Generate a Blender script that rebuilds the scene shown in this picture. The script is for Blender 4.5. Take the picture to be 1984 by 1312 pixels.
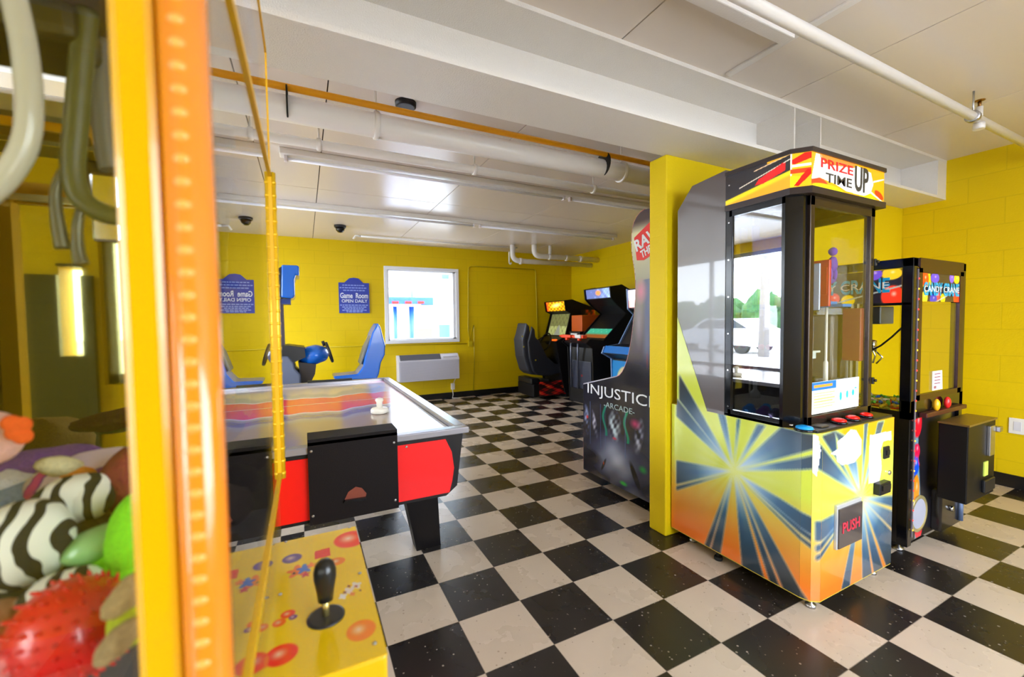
import bpy, bmesh, math, random
import numpy as np
from mathutils import Vector, Matrix, noise

S = bpy.context.scene
for o in list(bpy.data.objects): bpy.data.objects.remove(o)
COL = S.collection
PI = math.pi
# ------------------------------------------------------------------ camera
YAW, PIT, ROL, FPX = 0.46148, -0.03942, -0.01232, 808.6
CAM = Vector((-0.573, -1.4114, 1.3192))
_f = Vector((math.cos(PIT)*math.sin(YAW), math.cos(PIT)*math.cos(YAW), math.sin(PIT)))
_s = _f.cross(Vector((0, 0, 1))).normalized(); _u = _s.cross(_f)
CS = _s*math.cos(ROL) + _u*math.sin(ROL); CU = -_s*math.sin(ROL) + _u*math.cos(ROL)
cd = bpy.data.cameras.new('camera'); co = bpy.data.objects.new('camera', cd); COL.objects.link(co)
cd.sensor_width = 36; cd.lens = FPX/1984*36; cd.clip_start = .02; cd.clip_end = 300
m = Matrix((CS, CU, -_f)).transposed().to_4x4(); m.translation = CAM; co.matrix_world = m
cd.dof.use_dof = True; cd.dof.focus_distance = 2.5; cd.dof.aperture_fstop = 2.4
S.camera = co
def px(u, v, ax, val):
    """world point where the sight line of a photo pixel meets the plane ax = val"""
    d = _f + CS*((u-992)/FPX) - CU*((v-656)/FPX); i = 'xyz'.index(ax)
    return CAM + d*((val-CAM[i])/d[i])
# ------------------------------------------------------------------ world, lamps, exposure
S.view_settings.view_transform = 'Standard'; S.view_settings.look = 'None'
S.view_settings.gamma = 1; S.view_settings.use_curve_mapping = False
S.view_settings.exposure = 1.02
W = bpy.data.worlds.new('sky'); S.world = W; W.use_nodes = True
nt = W.node_tree; bg = nt.nodes['Background']
tc = nt.nodes.new('ShaderNodeTexCoord'); sp = nt.nodes.new('ShaderNodeSeparateXYZ'); rp = nt.nodes.new('ShaderNodeValToRGB')
nt.links.new(tc.outputs['Generated'], sp.inputs[0]); nt.links.new(sp.outputs['Z'], rp.inputs[0]); nt.links.new(rp.outputs[0], bg.inputs[0])
rp.color_ramp.elements[0].color = (.86, .93, 1, 1); rp.color_ramp.elements[1].color = (.62, .76, 1, 1); rp.color_ramp.elements[1].position = .8
bg.inputs[1].default_value = 9.0
def area(name, loc, rot, sx, sy, e, col):
    l = bpy.data.lights.new(name, 'AREA'); l.shape = 'RECTANGLE'; l.size = sx; l.size_y = sy; l.energy = e; l.color = col
    o = bpy.data.objects.new(name, l); COL.objects.link(o); o.location = loc; o.rotation_euler = rot; l.cycles.is_portal = True; return o
# portals over the window openings guide the sky light into the room (they emit nothing themselves)
area('portal_left', (-3.62, 3.3, 1.29), (0, -PI/2, 0), 2.34, 4.0, 1, (1, 1, 1))
area('portal_rear', (1.6, -3.22, 1.5), (PI/2, 0, 0), 3.0, 1.6, 1, (1, 1, 1))
area('portal_far', (1.24, 5.82, 1.62), (-PI/2, 0, 0), 1.16, 1.16, 1, (1, 1, 1))
area('portal_left_near', (-3.62, -2.25, 1.29), (0, -PI/2, 0), 2.34, 1.1, 1, (1, 1, 1))

# ------------------------------------------------------------------ materials
MT = {}
def lin(c):
    return tuple(((x/255)/12.92 if x/255 <= .04045 else ((x/255+.055)/1.055)**2.4) for x in c)
def mat(name, rgb=None, rough=.5, metal=0, emit=0, spec=.5, bump=0, bscale=40, var=0, coat=0, trans=0, alpha=1):
    if name in MT: return MT[name]
    M = bpy.data.materials.new(name); M.use_nodes = True; t = M.node_tree; b = t.nodes['Principled BSDF']
    c = lin(rgb) + (1,)
    b.inputs['Base Color'].default_value = c; b.inputs['Roughness'].default_value = rough; b.inputs['Metallic'].default_value = metal
    b.inputs['Specular IOR Level'].default_value = spec; b.inputs['Coat Weight'].default_value = coat
    if emit: b.inputs['Emission Color'].default_value = c; b.inputs['Emission Strength'].default_value = emit
    if trans: b.inputs['Transmission Weight'].default_value = trans
    if alpha < 1: b.inputs['Alpha'].default_value = alpha
    if bump or var:
        g = t.nodes.new('ShaderNodeTexCoord'); n = t.nodes.new('ShaderNodeTexNoise'); n.inputs['Scale'].default_value = bscale; n.inputs['Detail'].default_value = 3
        t.links.new(g.outputs['Object'], n.inputs['Vector'])
        if bump:
            k = t.nodes.new('ShaderNodeBump'); k.inputs['Strength'].default_value = bump; k.inputs['Distance'].default_value = .01
            t.links.new(n.outputs['Fac'], k.inputs['Height']); t.links.new(k.outputs[0], b.inputs['Normal'])
        if var:
            r = t.nodes.new('ShaderNodeValToRGB'); r.color_ramp.elements[0].position = .3; r.color_ramp.elements[1].position = .7
            r.color_ramp.elements[0].color = tuple(x*(1-var) for x in c[:3])+(1,); r.color_ramp.elements[1].color = tuple(min(1, x*(1+var)) for x in c[:3])+(1,)
            t.links.new(n.outputs['Fac'], r.inputs[0]); t.links.new(r.outputs[0], b.inputs['Base Color'])
    MT[name] = M; return M
def art_mat(name, rough=.3, emit=0, coat=.3):
    if name in MT: return MT[name]
    M = bpy.data.materials.new(name); M.use_nodes = True; t = M.node_tree; b = t.nodes['Principled BSDF']
    a = t.nodes.new('ShaderNodeAttribute'); a.attribute_name = 'Col'; t.links.new(a.outputs['Color'], b.inputs['Base Color'])
    b.inputs['Roughness'].default_value = rough; b.inputs['Coat Weight'].default_value = coat; b.inputs['Coat Roughness'].default_value = .1
    if emit: t.links.new(a.outputs['Color'], b.inputs['Emission Color']); b.inputs['Emission Strength'].default_value = emit
    MT[name] = M; return M
def pane_mat(name, tint=(1, 1, 1), base=.02, rough=.0, gl=(1, 1, 1)):
    """clear sheet: see-through plus a mirror share that rises with grazing angle"""
    M = bpy.data.materials.new(name); M.use_nodes = True; t = M.node_tree; t.nodes.clear()
    o = t.nodes.new('ShaderNodeOutputMaterial'); x = t.nodes.new('ShaderNodeMixShader'); a = t.nodes.new('ShaderNodeBsdfTransparent')
    g = t.nodes.new('ShaderNodeBsdfGlossy'); g.inputs['Roughness'].default_value = rough; g.inputs['Color'].default_value = gl+(1,)
    a.inputs[0].default_value = tint+(1,); w = t.nodes.new('ShaderNodeLayerWeight'); w.inputs[0].default_value = .5
    f = t.nodes.new('ShaderNodeMath'); f.operation = 'POWER'; f.inputs[1].default_value = 5; t.links.new(w.outputs['Facing'], f.inputs[0])
    q = t.nodes.new('ShaderNodeMath'); q.operation = 'MULTIPLY_ADD'; q.inputs[1].default_value = .93; q.inputs[2].default_value = .03+base; q.use_clamp = True
    t.links.new(f.outputs[0], q.inputs[0]); t.links.new(q.outputs[0], x.inputs[0]); t.links.new(a.outputs[0], x.inputs[1]); t.links.new(g.outputs[0], x.inputs[2]); t.links.new(x.outputs[0], o.inputs[0])
    MT[name] = M; return M
BLK = mat('black_laminate', (20, 17, 18), .45, spec=.25); BLKG = mat('black_gloss_paint', (8, 8, 12), .18, spec=.35, coat=.15); BLKM = mat('black_powder_coat', (17, 17, 21), .38)
STEEL = mat('brushed_steel', (190, 190, 195), .3, 1); CHROME = mat('chrome', (225, 225, 228), .12, 1)
WHT = mat('white_gloss_paint', (232, 226, 220), .35, bump=.15, bscale=120); WHTP = mat('white_pipe_paint', (236, 231, 226), .3)
RED = mat('red_laminate', (236, 6, 8), .3); ORG = mat('orange_paint', (250, 172, 8), .4); YEL = mat('crane_yellow', (232, 182, 3), .28)
YELF = mat('yellow_frame', (236, 180, 4), .3); RUB = mat('black_rubber', (20, 20, 20), .6)
CLEAR = pane_mat('clear_glass'); DOORG = pane_mat('door_glass', (.93, .95, .93), .03); MIRG = pane_mat('reflective_glass', (.75, .78, .8), .42, gl=(.95, .97, 1))
TINTM = mat('tinted_mirror', (172, 166, 112), .03, 1); SIDEG = pane_mat('side_glass', (.97, .98, .95), .0)

# ------------------------------------------------------------------ mesh helpers
def wloc(o):
    v = Vector((0, 0, 0))
    while o: v += o.location; o = o.parent
    return v
class MB:
    def __init__(s): s.v = []; s.f = []; s.mi = []; s.sm = []; s.c = None
    def add(s, vs, fs, mi=0, sm=False):
        n = len(s.v); s.v += [tuple(v) for v in vs]
        for f in fs: s.f.append([n+i for i in f]); s.mi.append(mi); s.sm.append(sm)
        return s
    def box(s, a, b, mi=0, bv=0):
        x0, y0, z0 = [min(p, q) for p, q in zip(a, b)]; x1, y1, z1 = [max(p, q) for p, q in zip(a, b)]
        if bv <= 0:
            return s.add([(x0,y0,z0),(x1,y0,z0),(x1,y1,z0),(x0,y1,z0),(x0,y0,z1),(x1,y0,z1),(x1,y1,z1),(x0,y1,z1)],
                [(0,3,2,1),(4,5,6,7),(0,1,5,4),(1,2,6,5),(2,3,7,6),(3,0,4,7)], mi)
        B = bmesh.new(); bmesh.ops.create_cube(B, size=1)
        for v in B.verts: v.co = Vector(((x0+x1)/2+v.co.x*(x1-x0), (y0+y1)/2+v.co.y*(y1-y0), (z0+z1)/2+v.co.z*(z1-z0)))
        bmesh.ops.bevel(B, geom=B.edges[:], offset=min(bv, .45*min(x1-x0, y1-y0, z1-z0)), segments=2, affect='EDGES', profile=.5)
        B.verts.index_update(); s.add([v.co for v in B.verts], [[v.index for v in f.verts] for f in B.faces], mi); B.free(); return s
    def prism(s, pts, ax, lo, hi, mi=0, sm=False):
        """pts: 2-D outline in the two axes other than ax, in x-y-z order"""
        n = len(pts)
        def P(p, h): return {'x': (h, p[0], p[1]), 'y': (p[0], h, p[1]), 'z': (p[0], p[1], h)}[ax]
        ar = sum(pts[i][0]*pts[(i+1) % n][1]-pts[(i+1) % n][0]*pts[i][1] for i in range(n))
        if (ar < 0) != (ax == 'y'): pts = pts[::-1]
        s.add([P(p, lo) for p in pts]+[P(p, hi) for p in pts], [], mi)
        k = len(s.v)-2*n
        s.f.append([k+i for i in range(n)][::-1]); s.mi.append(mi); s.sm.append(False)
        s.f.append([k+n+i for i in range(n)]); s.mi.append(mi); s.sm.append(False)
        for i in range(n):
            j = (i+1) % n; s.f.append([k+i, k+j, k+n+j, k+n+i]); s.mi.append(mi); s.sm.append(sm)
        return s
    def tube(s, pts, r, n=12, mi=0, cap=True):
        pts = [Vector(p) for p in pts]; rr = r if isinstance(r, (list, tuple)) else [r]*len(pts)
        k = len(s.v); up = None; rings = []
        for i, p in enumerate(pts):
            d = (pts[min(i+1, len(pts)-1)]-pts[max(i-1, 0)]).normalized()
            if up is None: up = d.orthogonal().normalized()
            else:
                up = (up-d*up.dot(d)); up = up.normalized() if up.length > 1e-6 else d.orthogonal().normalized()
            q = d.cross(up)
            for j in range(n):
                a = 2*PI*j/n; s.v.append(tuple(p+(up*math.cos(a)+q*math.sin(a))*rr[i]))
        for i in range(len(pts)-1):
            for j in range(n):
                a, b = k+i*n+j, k+i*n+(j+1) % n; s.f.append([a, b, b+n, a+n]); s.mi.append(mi); s.sm.append(True)
        if cap:
            s.f.append([k+j for j in range(n)][::-1]); s.mi.append(mi); s.sm.append(False)
            e = k+(len(pts)-1)*n; s.f.append([e+j for j in range(n)]); s.mi.append(mi); s.sm.append(False)
        return s
    def lathe(s, c, prof, n=24, ax=Vector((0, 0, 1)), mi=0):
        c = Vector(c); ax = Vector(ax).normalized()
        return s.tube([c+ax*h for r, h in prof], [max(r, 1e-4) for r, h in prof], n, mi) if False else s._lathe(c, prof, n, ax, mi)
    def _lathe(s, c, prof, n, ax, mi):
        u = ax.orthogonal().normalized(); w = ax.cross(u); k = len(s.v)
        for r, h in prof:
            for j in range(n):
                a = 2*PI*j/n; s.v.append(tuple(c+ax*h+(u*math.cos(a)+w*math.sin(a))*max(r, 1e-4)))
        for i in range(len(prof)-1):
            for j in range(n):
                a, b = k+i*n+j, k+i*n+(j+1) % n; s.f.append([a, b, b+n, a+n]); s.mi.append(mi); s.sm.append(True)
        s.f.append([k+j for j in range(n)][::-1]); s.mi.append(mi); s.sm.append(False)
        e = k+(len(prof)-1)*n; s.f.append([e+j for j in range(n)]); s.mi.append(mi); s.sm.append(False)
        return s
    def blob(s, c, r, rot=(0, 0, 0), amp=0, fr=6, n=24, mi=0, spikes=0, sq=1):
        """rounded lump with its own lumps; spikes adds short cones"""
        from mathutils import Euler
        c = Vector(c); R = Euler(rot).to_matrix(); k = len(s.v); m = n//2; rr = Vector(r)
        for i in range(m+1):
            th = PI*i/m
            for j in range(n):
                ph = 2*PI*j/n; d = Vector((math.sin(th)*math.cos(ph), math.sin(th)*math.sin(ph), math.cos(th)))
                e = Vector([math.copysign(abs(q)**sq, q) for q in d])
                w = 1+amp*noise.noise(d*fr*.4+c*7)
                s.v.append(tuple(c+R@Vector((e.x*rr.x, e.y*rr.y, e.z*rr.z))*w))
        for i in range(m):
            for j in range(n):
                a, b = k+i*n+j, k+i*n+(j+1) % n; s.f.append([a, a+n, b+n, b]); s.mi.append(mi); s.sm.append(True)
        if spikes:
            for q in range(spikes):
                z = 1-2*(q+.5)/spikes; ph = q*2.39996; d = Vector((math.sqrt(1-z*z)*math.cos(ph), math.sqrt(1-z*z)*math.sin(ph), z))
                p = c+R@Vector((d.x*rr.x, d.y*rr.y, d.z*rr.z)); s.tube([p-d*.002, p+d*.004, p+d*.0062], [.0028, .0018, .0006], 6, mi)
        return s
    def build(s, name, mats, parent=None, label=None, local=False, bevel=0):
        me = bpy.data.meshes.new(name)
        off = Vector((0, 0, 0)) if (local or not parent) else wloc(parent)
        me.from_pydata([tuple(Vector(v)-off) for v in s.v], [], s.f)
        for M in (mats if isinstance(mats, (list, tuple)) else [mats]): me.materials.append(M)
        me.polygons.foreach_set('material_index', s.mi); me.polygons.foreach_set('use_smooth', s.sm)
        if s.c is not None:
            at = me.color_attributes.new('Col', 'FLOAT_COLOR', 'POINT'); at.data.foreach_set('color', s.c)
        me.update(); o = bpy.data.objects.new(name, me); COL.objects.link(o)
        if parent: o.parent = parent
        if label: o['label'] = label
        if bevel:
            b = o.modifiers.new('bevel', 'BEVEL'); b.width = bevel; b.segments = 2; b.limit_method = 'ANGLE'; b.angle_limit = .6
        return o
def tag(o, label, cat, group=None, kind=None):
    o['label'] = label; o['category'] = cat
    if group: o['group'] = group
    if kind: o['kind'] = kind
    return o
def thing(name, label, cat, loc, group=None, rz=0):
    o = bpy.data.objects.new(name, None); COL.objects.link(o); o.location = loc; o.rotation_euler = (0, 0, rz); o.empty_display_size = .1
    return tag(o, label, cat, group)
def structure(o, label=None):
    o['kind'] = 'structure'
    if label: o['label'] = label
    return o
def slin(a):
    a = np.clip(np.asarray(a, float)/255, 0, 1); return np.where(a <= .04045, a/12.92, ((a+.055)/1.055)**2.4)
def art(name, parent, o, u, v, w, h, nx, ny, fn, material, label=None, mask=None, thick=.0015, local=False):
    """printed sheet: a fine grid whose vertices carry the printed colour. fn(U,V)->(...,3) in 0-255, U,V in metres"""
    o, u, v = Vector(o), Vector(u).normalized(), Vector(v).normalized(); nrm = u.cross(v)
    U, V = np.meshgrid(np.linspace(0, w, nx), np.linspace(0, h, ny)); C = slin(fn(U, V))
    P = np.array(o+nrm*thick)[None, None]+U[..., None]*np.array(u)+V[..., None]*np.array(v)
    b = MB(); b.v = [tuple(p) for p in P.reshape(-1, 3)]
    ok = np.ones((ny, nx), bool) if mask is None else mask(U, V)
    for j in range(ny-1):
        for i in range(nx-1):
            if ok[j, i] and ok[j, i+1] and ok[j+1, i] and ok[j+1, i+1]:
                a = j*nx+i; b.f.append([a, a+1, a+nx+1, a+nx]); b.mi.append(0); b.sm.append(False)
    if mask is None:      # edge strip gives the sheet its thickness
        e = [0, nx-1, nx*ny-1, nx*(ny-1)]; k = len(b.v)
        for q in e: b.v.append(tuple(Vector(b.v[q])-nrm*thick))
        for q in range(4): r = (q+1) % 4; b.f.append([e[r], e[q], k+q, k+r]); b.mi.append(0); b.sm.append(False)
        C = np.concatenate([C.reshape(-1, 3), C.reshape(-1, 3)[e]])
    C = C.reshape(-1, 3); b.c = np.concatenate([C, np.ones((len(C), 1))], 1).ravel().astype(np.float32)
    return b.build(name, material, parent, label, local=local)
def text(name, s, parent, c, u, v, width, height, M, label=None, ext=.002, local=False, shear=0, bold=.0):
    """flat lettering, centred at c, running along u with up vector v"""
    cu = bpy.data.curves.new('lettering', 'FONT'); cu.body = s; cu.align_x = 'CENTER'; cu.align_y = 'CENTER'; cu.extrude = .01; cu.offset = bold; cu.shear = shear; cu.resolution_u = 3
    t = bpy.data.objects.new('lettering', cu); COL.objects.link(t); me = bpy.data.meshes.new_from_object(t); bpy.data.objects.remove(t)
    P = [w.co.copy() for w in me.vertices]; x0, x1 = min(p.x for p in P), max(p.x for p in P); y0, y1 = min(p.y for p in P), max(p.y for p in P)
    c, u, v = Vector(c), Vector(u).normalized(), Vector(v).normalized(); n = u.cross(v); b = MB()
    off = [c+u*((p.x-(x0+x1)/2)/(x1-x0)*width)+v*((p.y-(y0+y1)/2)/(y1-y0)*height)+n*(ext if p.z > 0 else 0) for p in P]
    b.add(off, [list(q.vertices) for q in me.polygons]); bpy.data.meshes.remove(me)
    return b.build(name, M, parent, label, local=local)
def pip(poly, U, V):
    r = np.zeros(U.shape, bool); n = len(poly)
    for i in range(n):
        x1, y1 = poly[i]; x2, y2 = poly[(i+1) % n]
        if y1 == y2: continue
        r ^= ((y1 > V) != (y2 > V)) & (U < (x2-x1)*(V-y1)/(y2-y1)+x1)
    return r
def mixc(A, c, m):
    m = np.asarray(m, float)[..., None]; return A*(1-m)+np.array(c, float)*m
def ell(U, V, c, a, b, r=0, soft=.15):
    x, y = U-c[0], V-c[1]; x, y = x*math.cos(r)+y*math.sin(r), -x*math.sin(r)+y*math.cos(r)
    d = np.sqrt((x/a)**2+(y/b)**2); return np.clip((1-d)/soft, 0, 1), x/a, y/b
def vnoise(U, V, k=0):
    return (np.sin(U*37+k)*np.cos(V*29-k*2)+np.sin((U+V)*61+k*3)*.5+np.cos((U-V*1.3)*97+k)*.35)/1.85
T = .3048
# ================================================================== the room
XL, XR, YB, YF, ZC = -3.4, 4.265, -3.0, 5.6, 2.62
def floor_mat():
    M = bpy.data.materials.new('checkered_vinyl_tile'); M.use_nodes = True; t = M.node_tree; b = t.nodes['Principled BSDF']; N = t.nodes.new; L = t.links.new
    g = N('ShaderNodeTexCoord'); s = N('ShaderNodeSeparateXYZ'); L(g.outputs['Object'], s.inputs[0])
    def mth(op, a, bb=None, c=None):
        n = N('ShaderNodeMath'); n.operation = op
        for i, x in enumerate((a, bb, c)):
            if x is None: continue
            if isinstance(x, (int, float)): n.inputs[i].default_value = x
            else: L(x, n.inputs[i])
        return n.outputs[0]
    ux, uy = mth('DIVIDE', s.outputs[0], T), mth('DIVIDE', s.outputs[1], T)
    ck = mth('FLOORED_MODULO', mth('ADD', mth('FLOOR', ux), mth('FLOOR', uy)), 2)
    fx, fy = mth('FRACT', ux), mth('FRACT', uy)
    ed = mth('MINIMUM', mth('MINIMUM', fx, mth('SUBTRACT', 1, fx)), mth('MINIMUM', fy, mth('SUBTRACT', 1, fy)))
    joint = mth('LESS_THAN', ed, .006)
    # chips
    vo = N('ShaderNodeTexVoronoi'); vo.inputs['Scale'].default_value = 55; L(g.outputs['Object'], vo.inputs['Vector'])
    sc = N('ShaderNodeSeparateColor'); L(vo.outputs['Color'], sc.inputs[0])
    chip = mth('MULTIPLY', mth('LESS_THAN', vo.outputs['Distance'], mth('MULTIPLY', sc.outputs[1], .26)), mth('GREATER_THAN', sc.outputs[0], .66))
    ns = N('ShaderNodeTexNoise'); ns.inputs['Scale'].default_value = 3.5; ns.inputs['Detail'].default_value = 6; L(g.outputs['Object'], ns.inputs['Vector'])
    def mix(f, a, c):
        n = N('ShaderNodeMix'); n.data_type = 'RGBA'; L(f, n.inputs[0]) if not isinstance(f, float) else setattr(n.inputs[0], 'default_value', f)
        for i, x in ((6, a), (7, c)):
            if isinstance(x, tuple): n.inputs[i].default_value = x
            else: L(x, n.inputs[i])
        return n.outputs[2]
    lt = mix(ns.outputs['Fac'], (.50, .395, .29, 1), (.62, .50, .38, 1)); lt = mix(mth('MULTIPLY', chip, .6), lt, (.28, .2, .14, 1))
    dk = mix(ns.outputs['Fac'], (.012, .009, .008, 1), (.026, .021, .018, 1)); dk = mix(mth('MULTIPLY', chip, .55), dk, (.5, .42, .33, 1))
    c = mix(ck, lt, dk); c = mix(mth('MULTIPLY', joint, .55), c, (.16, .12, .09, 1)); L(c, b.inputs['Base Color'])
    r = mth('MULTIPLY_ADD', ns.outputs['Fac'], .22, .17); L(r, b.inputs['Roughness'])
    bp = N('ShaderNodeBump'); bp.inputs['Strength'].default_value = .12; bp.inputs['Distance'].default_value = .002; L(mth('SUBTRACT', 1, joint), bp.inputs['Height']); L(bp.outputs[0], b.inputs['Normal'])
    return M
structure(MB().box((XL-.2, YB-.2, -.1), (XR+.2, YF+.2, 0)).build('floor', floor_mat()), 'black and cream checkered vinyl tile floor')
def wall_mat(name, axis, rgb=(224, 191, 0), joints=True):
    M = bpy.data.materials.new(name); M.use_nodes = True; t = M.node_tree; b = t.nodes['Principled BSDF']; N = t.nodes.new; L = t.links.new
    g = N('ShaderNodeTexCoord'); s = N('ShaderNodeSeparateXYZ'); cmb = N('ShaderNodeCombineXYZ'); L(g.outputs['Object'], s.inputs[0])
    L(s.outputs[axis], cmb.inputs[0]); L(s.outputs[2], cmb.inputs[1])
    br = N('ShaderNodeTexBrick'); br.inputs['Scale'].default_value = 1; br.inputs['Brick Width'].default_value = .406; br.inputs['Row Height'].default_value = .203; br.inputs['Mortar Size'].default_value = .0045; br.inputs['Mortar Smooth'].default_value = .4
    L(cmb.outputs[0], br.inputs['Vector']); br.inputs['Color1'].default_value = (1, 1, 1, 1); br.inputs['Color2'].default_value = (.95, .95, .95, 1); br.inputs['Mortar'].default_value = (.78, .78, .7, 1) if joints else (1, 1, 1, 1)
    mx = N('ShaderNodeMix'); mx.data_type = 'RGBA'; mx.blend_type = 'MULTIPLY'; mx.inputs[0].default_value = .5 if joints else .15; mx.inputs[6].default_value = lin(rgb)+(1,); L(br.outputs['Color'], mx.inputs[7]); L(mx.outputs[2], b.inputs['Base Color'])
    ns = N('ShaderNodeTexNoise'); ns.inputs['Scale'].default_value = 90; L(g.outputs['Object'], ns.inputs['Vector'])
    m1 = N('ShaderNodeMath'); m1.operation = 'MULTIPLY_ADD'; L(br.outputs['Fac'], m1.inputs[0]); m1.inputs[1].default_value = -.6 if joints else -.2; L(ns.outputs['Fac'], m1.inputs[2])
    bp = N('ShaderNodeBump'); bp.inputs['Strength'].default_value = .25; bp.inputs['Distance'].default_value = .004; L(m1.outputs[0], bp.inputs['Height']); L(bp.outputs[0], b.inputs['Normal'])
    b.inputs['Roughness'].default_value = .48; b.inputs['Specular IOR Level'].default_value = .25; return M
WY, WX = wall_mat('yellow_block_far', 0), wall_mat('yellow_block_side', 1)
def wall_holes(name, ax, lo, hi, a0, a1, holes, M, label):
    """wall slab split around rectangular openings (a0..a1 along the wall)"""
    b = MB(); cuts = sorted({a0, a1}|{h[0] for h in holes}|{h[1] for h in holes})
    def bx(p, q, z0, z1):
        if ax == 'y': b.box((p, lo, z0), (q, hi, z1))
        else: b.box((lo, p, z0), (hi, q, z1))
    for p, q in zip(cuts, cuts[1:]):
        hs = sorted([h for h in holes if h[0] <= p+1e-6 and h[1] >= q-1e-6], key=lambda h: h[2]); z = 0
        for h in hs: 
            if h[2] > z: bx(p, q, z, h[2])
            z = h[3]
        if z < ZC: bx(p, q, z, ZC)
    return structure(b.build(name, M), label)
WIN = (.66, 1.82, 1.04, 2.20)
wall_holes('wall_far', 'y', YF, YF+.2, XL-.2, XR+.2, [WIN], WY, 'yellow painted block wall with a square window')
wall_holes('wall_right', 'x', XR, XR+.2, YB, YF, [], WX, 'yellow painted block wall')
LW = [(1.3, 5.3, .12, 2.46), (-2.8, -1.7, .12, 2.46)]  # second opening is unseen, added to even out the daylight
wall_holes('wall_left', 'x', XL-.2, XL, YB, YF, LW, WX, 'yellow wall with a shopfront window and an added one')
RW = [(-2.08, -1.96, 1.12, 1.74), (-1.87, -1.72, .9, 2.05), (.1, 3.1, .7, 2.35)]  # last, wide opening is unseen, added to light the machine fronts
wall_holes('wall_rear', 'y', YB-.2, YB, XL-.2, XR+.2, RW, WY, 'yellow rear wall with narrow windows and an added wide one')
structure(MB().box((XL-.2, YB-.005, 2.5), (XR, YB+.03, ZC)).build('trim_1', mat('bright_yellow_trim', (250, 215, 5), .35)))
# stub wall beside the machines, under the beam
structure(MB().box((1.36, .41, 0), (XR, .545, 2.295), bv=.008).build('wall_stub', wall_mat('yellow_stub_wall', 0, (230, 200, 8), False)), 'yellow wall end standing under the beam like a column')
# ceiling with panel seams
def ceil_mat():
    M = bpy.data.materials.new('painted_ceiling_panel'); M.use_nodes = True; t = M.node_tree; b = t.nodes['Principled BSDF']; N = t.nodes.new; L = t.links.new
    g = N('ShaderNodeTexCoord'); ns = N('ShaderNodeTexNoise'); ns.inputs['Scale'].default_value = 260; ns.inputs['Detail'].default_value = 2; L(g.outputs['Object'], ns.inputs['Vector'])
    bp = N('ShaderNodeBump'); bp.inputs['Strength'].default_value = .1; bp.inputs['Distance'].default_value = .003; L(ns.outputs['Fac'], bp.inputs['Height']); L(bp.outputs[0], b.inputs['Normal'])
    b.inputs['Base Color'].default_value = (.80, .71, .63, 1); b.inputs['Roughness'].default_value = .24; b.inputs['Specular IOR Level'].default_value = .6
    return M
CM = ceil_mat(); cb = MB(); gap = .007
xs = [XL-.2]+[-.42+1.2*k for k in range(-2, 4)]+[XR+.2]; ys = [YB-.2, -1.6, .6, 3.05, YF+.2]
for p, q in zip(xs, xs[1:]):
    for r, w in zip(ys, ys[1:]): cb.box((p+gap/2, r+gap/2, ZC), (q-gap/2, w-gap/2, ZC+.02))
cb.box((XL-.2, YB-.2, ZC+.02), (XR+.2, YF+.2, ZC+.12), 1)
structure(cb.build('ceiling', [CM, mat('dark_void', (60, 50, 45), .9)]), 'off-white painted panel ceiling with thin seams')
# baseboards
BB = mat('black_vinyl_base', (16, 14, 14), .35)
structure(MB().box((XL, YF-.012, 0), (XR, YF, .1)).build('baseboard_far', BB)); structure(MB().box((XR-.012, .545, 0), (XR, YF-.012, .1)).box((XR-.012, YB, 0), (XR, .41, .1)).build('baseboard_right', BB))
structure(MB().box((2.15, .398, 0), (XR-.012, .41, .1)).build('baseboard_stub', BB))
# ------------------------------------------------------------------ window in the far wall
wf = mat('white_window_vinyl', (240, 242, 248), .3)
fr = MB(); x0, x1, z0, z1 = WIN; e = .055
for a, b_ in (((x0-e, z0-e), (x1+e, z0)), ((x0-e, z1), (x1+e, z1+e)), ((x0-e, z0), (x0, z1)), ((x1, z0), (x1+e, z1))):
    fr.box((a[0], YF-.018, a[1]), (b_[0], YF+.0, b_[1]), bv=.004)
for a, b_ in (((x0, z0), (x1, z0+.02)), ((x0, z1-.02), (x1, z1)), ((x0, z0), (x0+.02, z1)), ((x1-.05, z0), (x1, z1))): fr.box((a[0], YF, a[1]), (b_[0], YF+.19, b_[1]))
w1 = structure(fr.build('window_1', wf), 'square white framed window')
MB().box((x0+.02, YF+.12, z0+.02), (x1-.05, YF+.126, z1-.02)).build('pane', CLEAR, w1)
al = mat('grey_aluminium', (150, 152, 150), .4, .8)
def shopfront(name, ax, pos, h, n, label):
    a0, a1, z0, z1 = h; b = MB(); g = MB()
    def bx(o, p, q, r, s_, d0=-.03, d1=.03):
        if ax == 'x': o.box((pos+d0, p, r), (pos+d1, q, s_))
        else: o.box((p, pos+d0, r), (q, pos+d1, s_))
    for k in range(n+1):
        c = a0+.03+(a1-a0-.06)*k/n; bx(b, c-.03, c+.03, z0, z1)
    bx(b, a0, a1, z0, z0+.07); bx(b, a0, a1, z1-.06, z1)
    o = structure(b.build(name, al), label); bx(g, a0, a1, z0+.07, z1-.06, -.003, .003); g.build('pane', CLEAR, o); return o
shopfront('window_2', 'x', XL-.1, LW[0], 3, 'wide shopfront window'); shopfront('fill_window_left', 'x', XL-.1, LW[1], 1, 'added shopfront window for fill daylight')
shopfront('fill_window_rear', 'y', YB-.1, RW[2], 2, 'added wide rear window for fill daylight'); shopfront('window_5', 'y', YB-.1, RW[1], 1, 'narrow rear window')
dg = mat('dark_green_door', (40, 48, 36), .35)
structure(MB().box((-2.75, YB, 0), (-2.08, YB+.04, 1.68)).box((-1.96, YB, 0), (-1.90, YB+.04, 1.68)).box((-2.08, YB, 0), (-1.96, YB+.04, 1.12)).box((-2.08, YB, 1.74), (-1.96, YB+.04, 1.76)).build('door_1', dg), 'dark green rear door with a narrow light')
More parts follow.
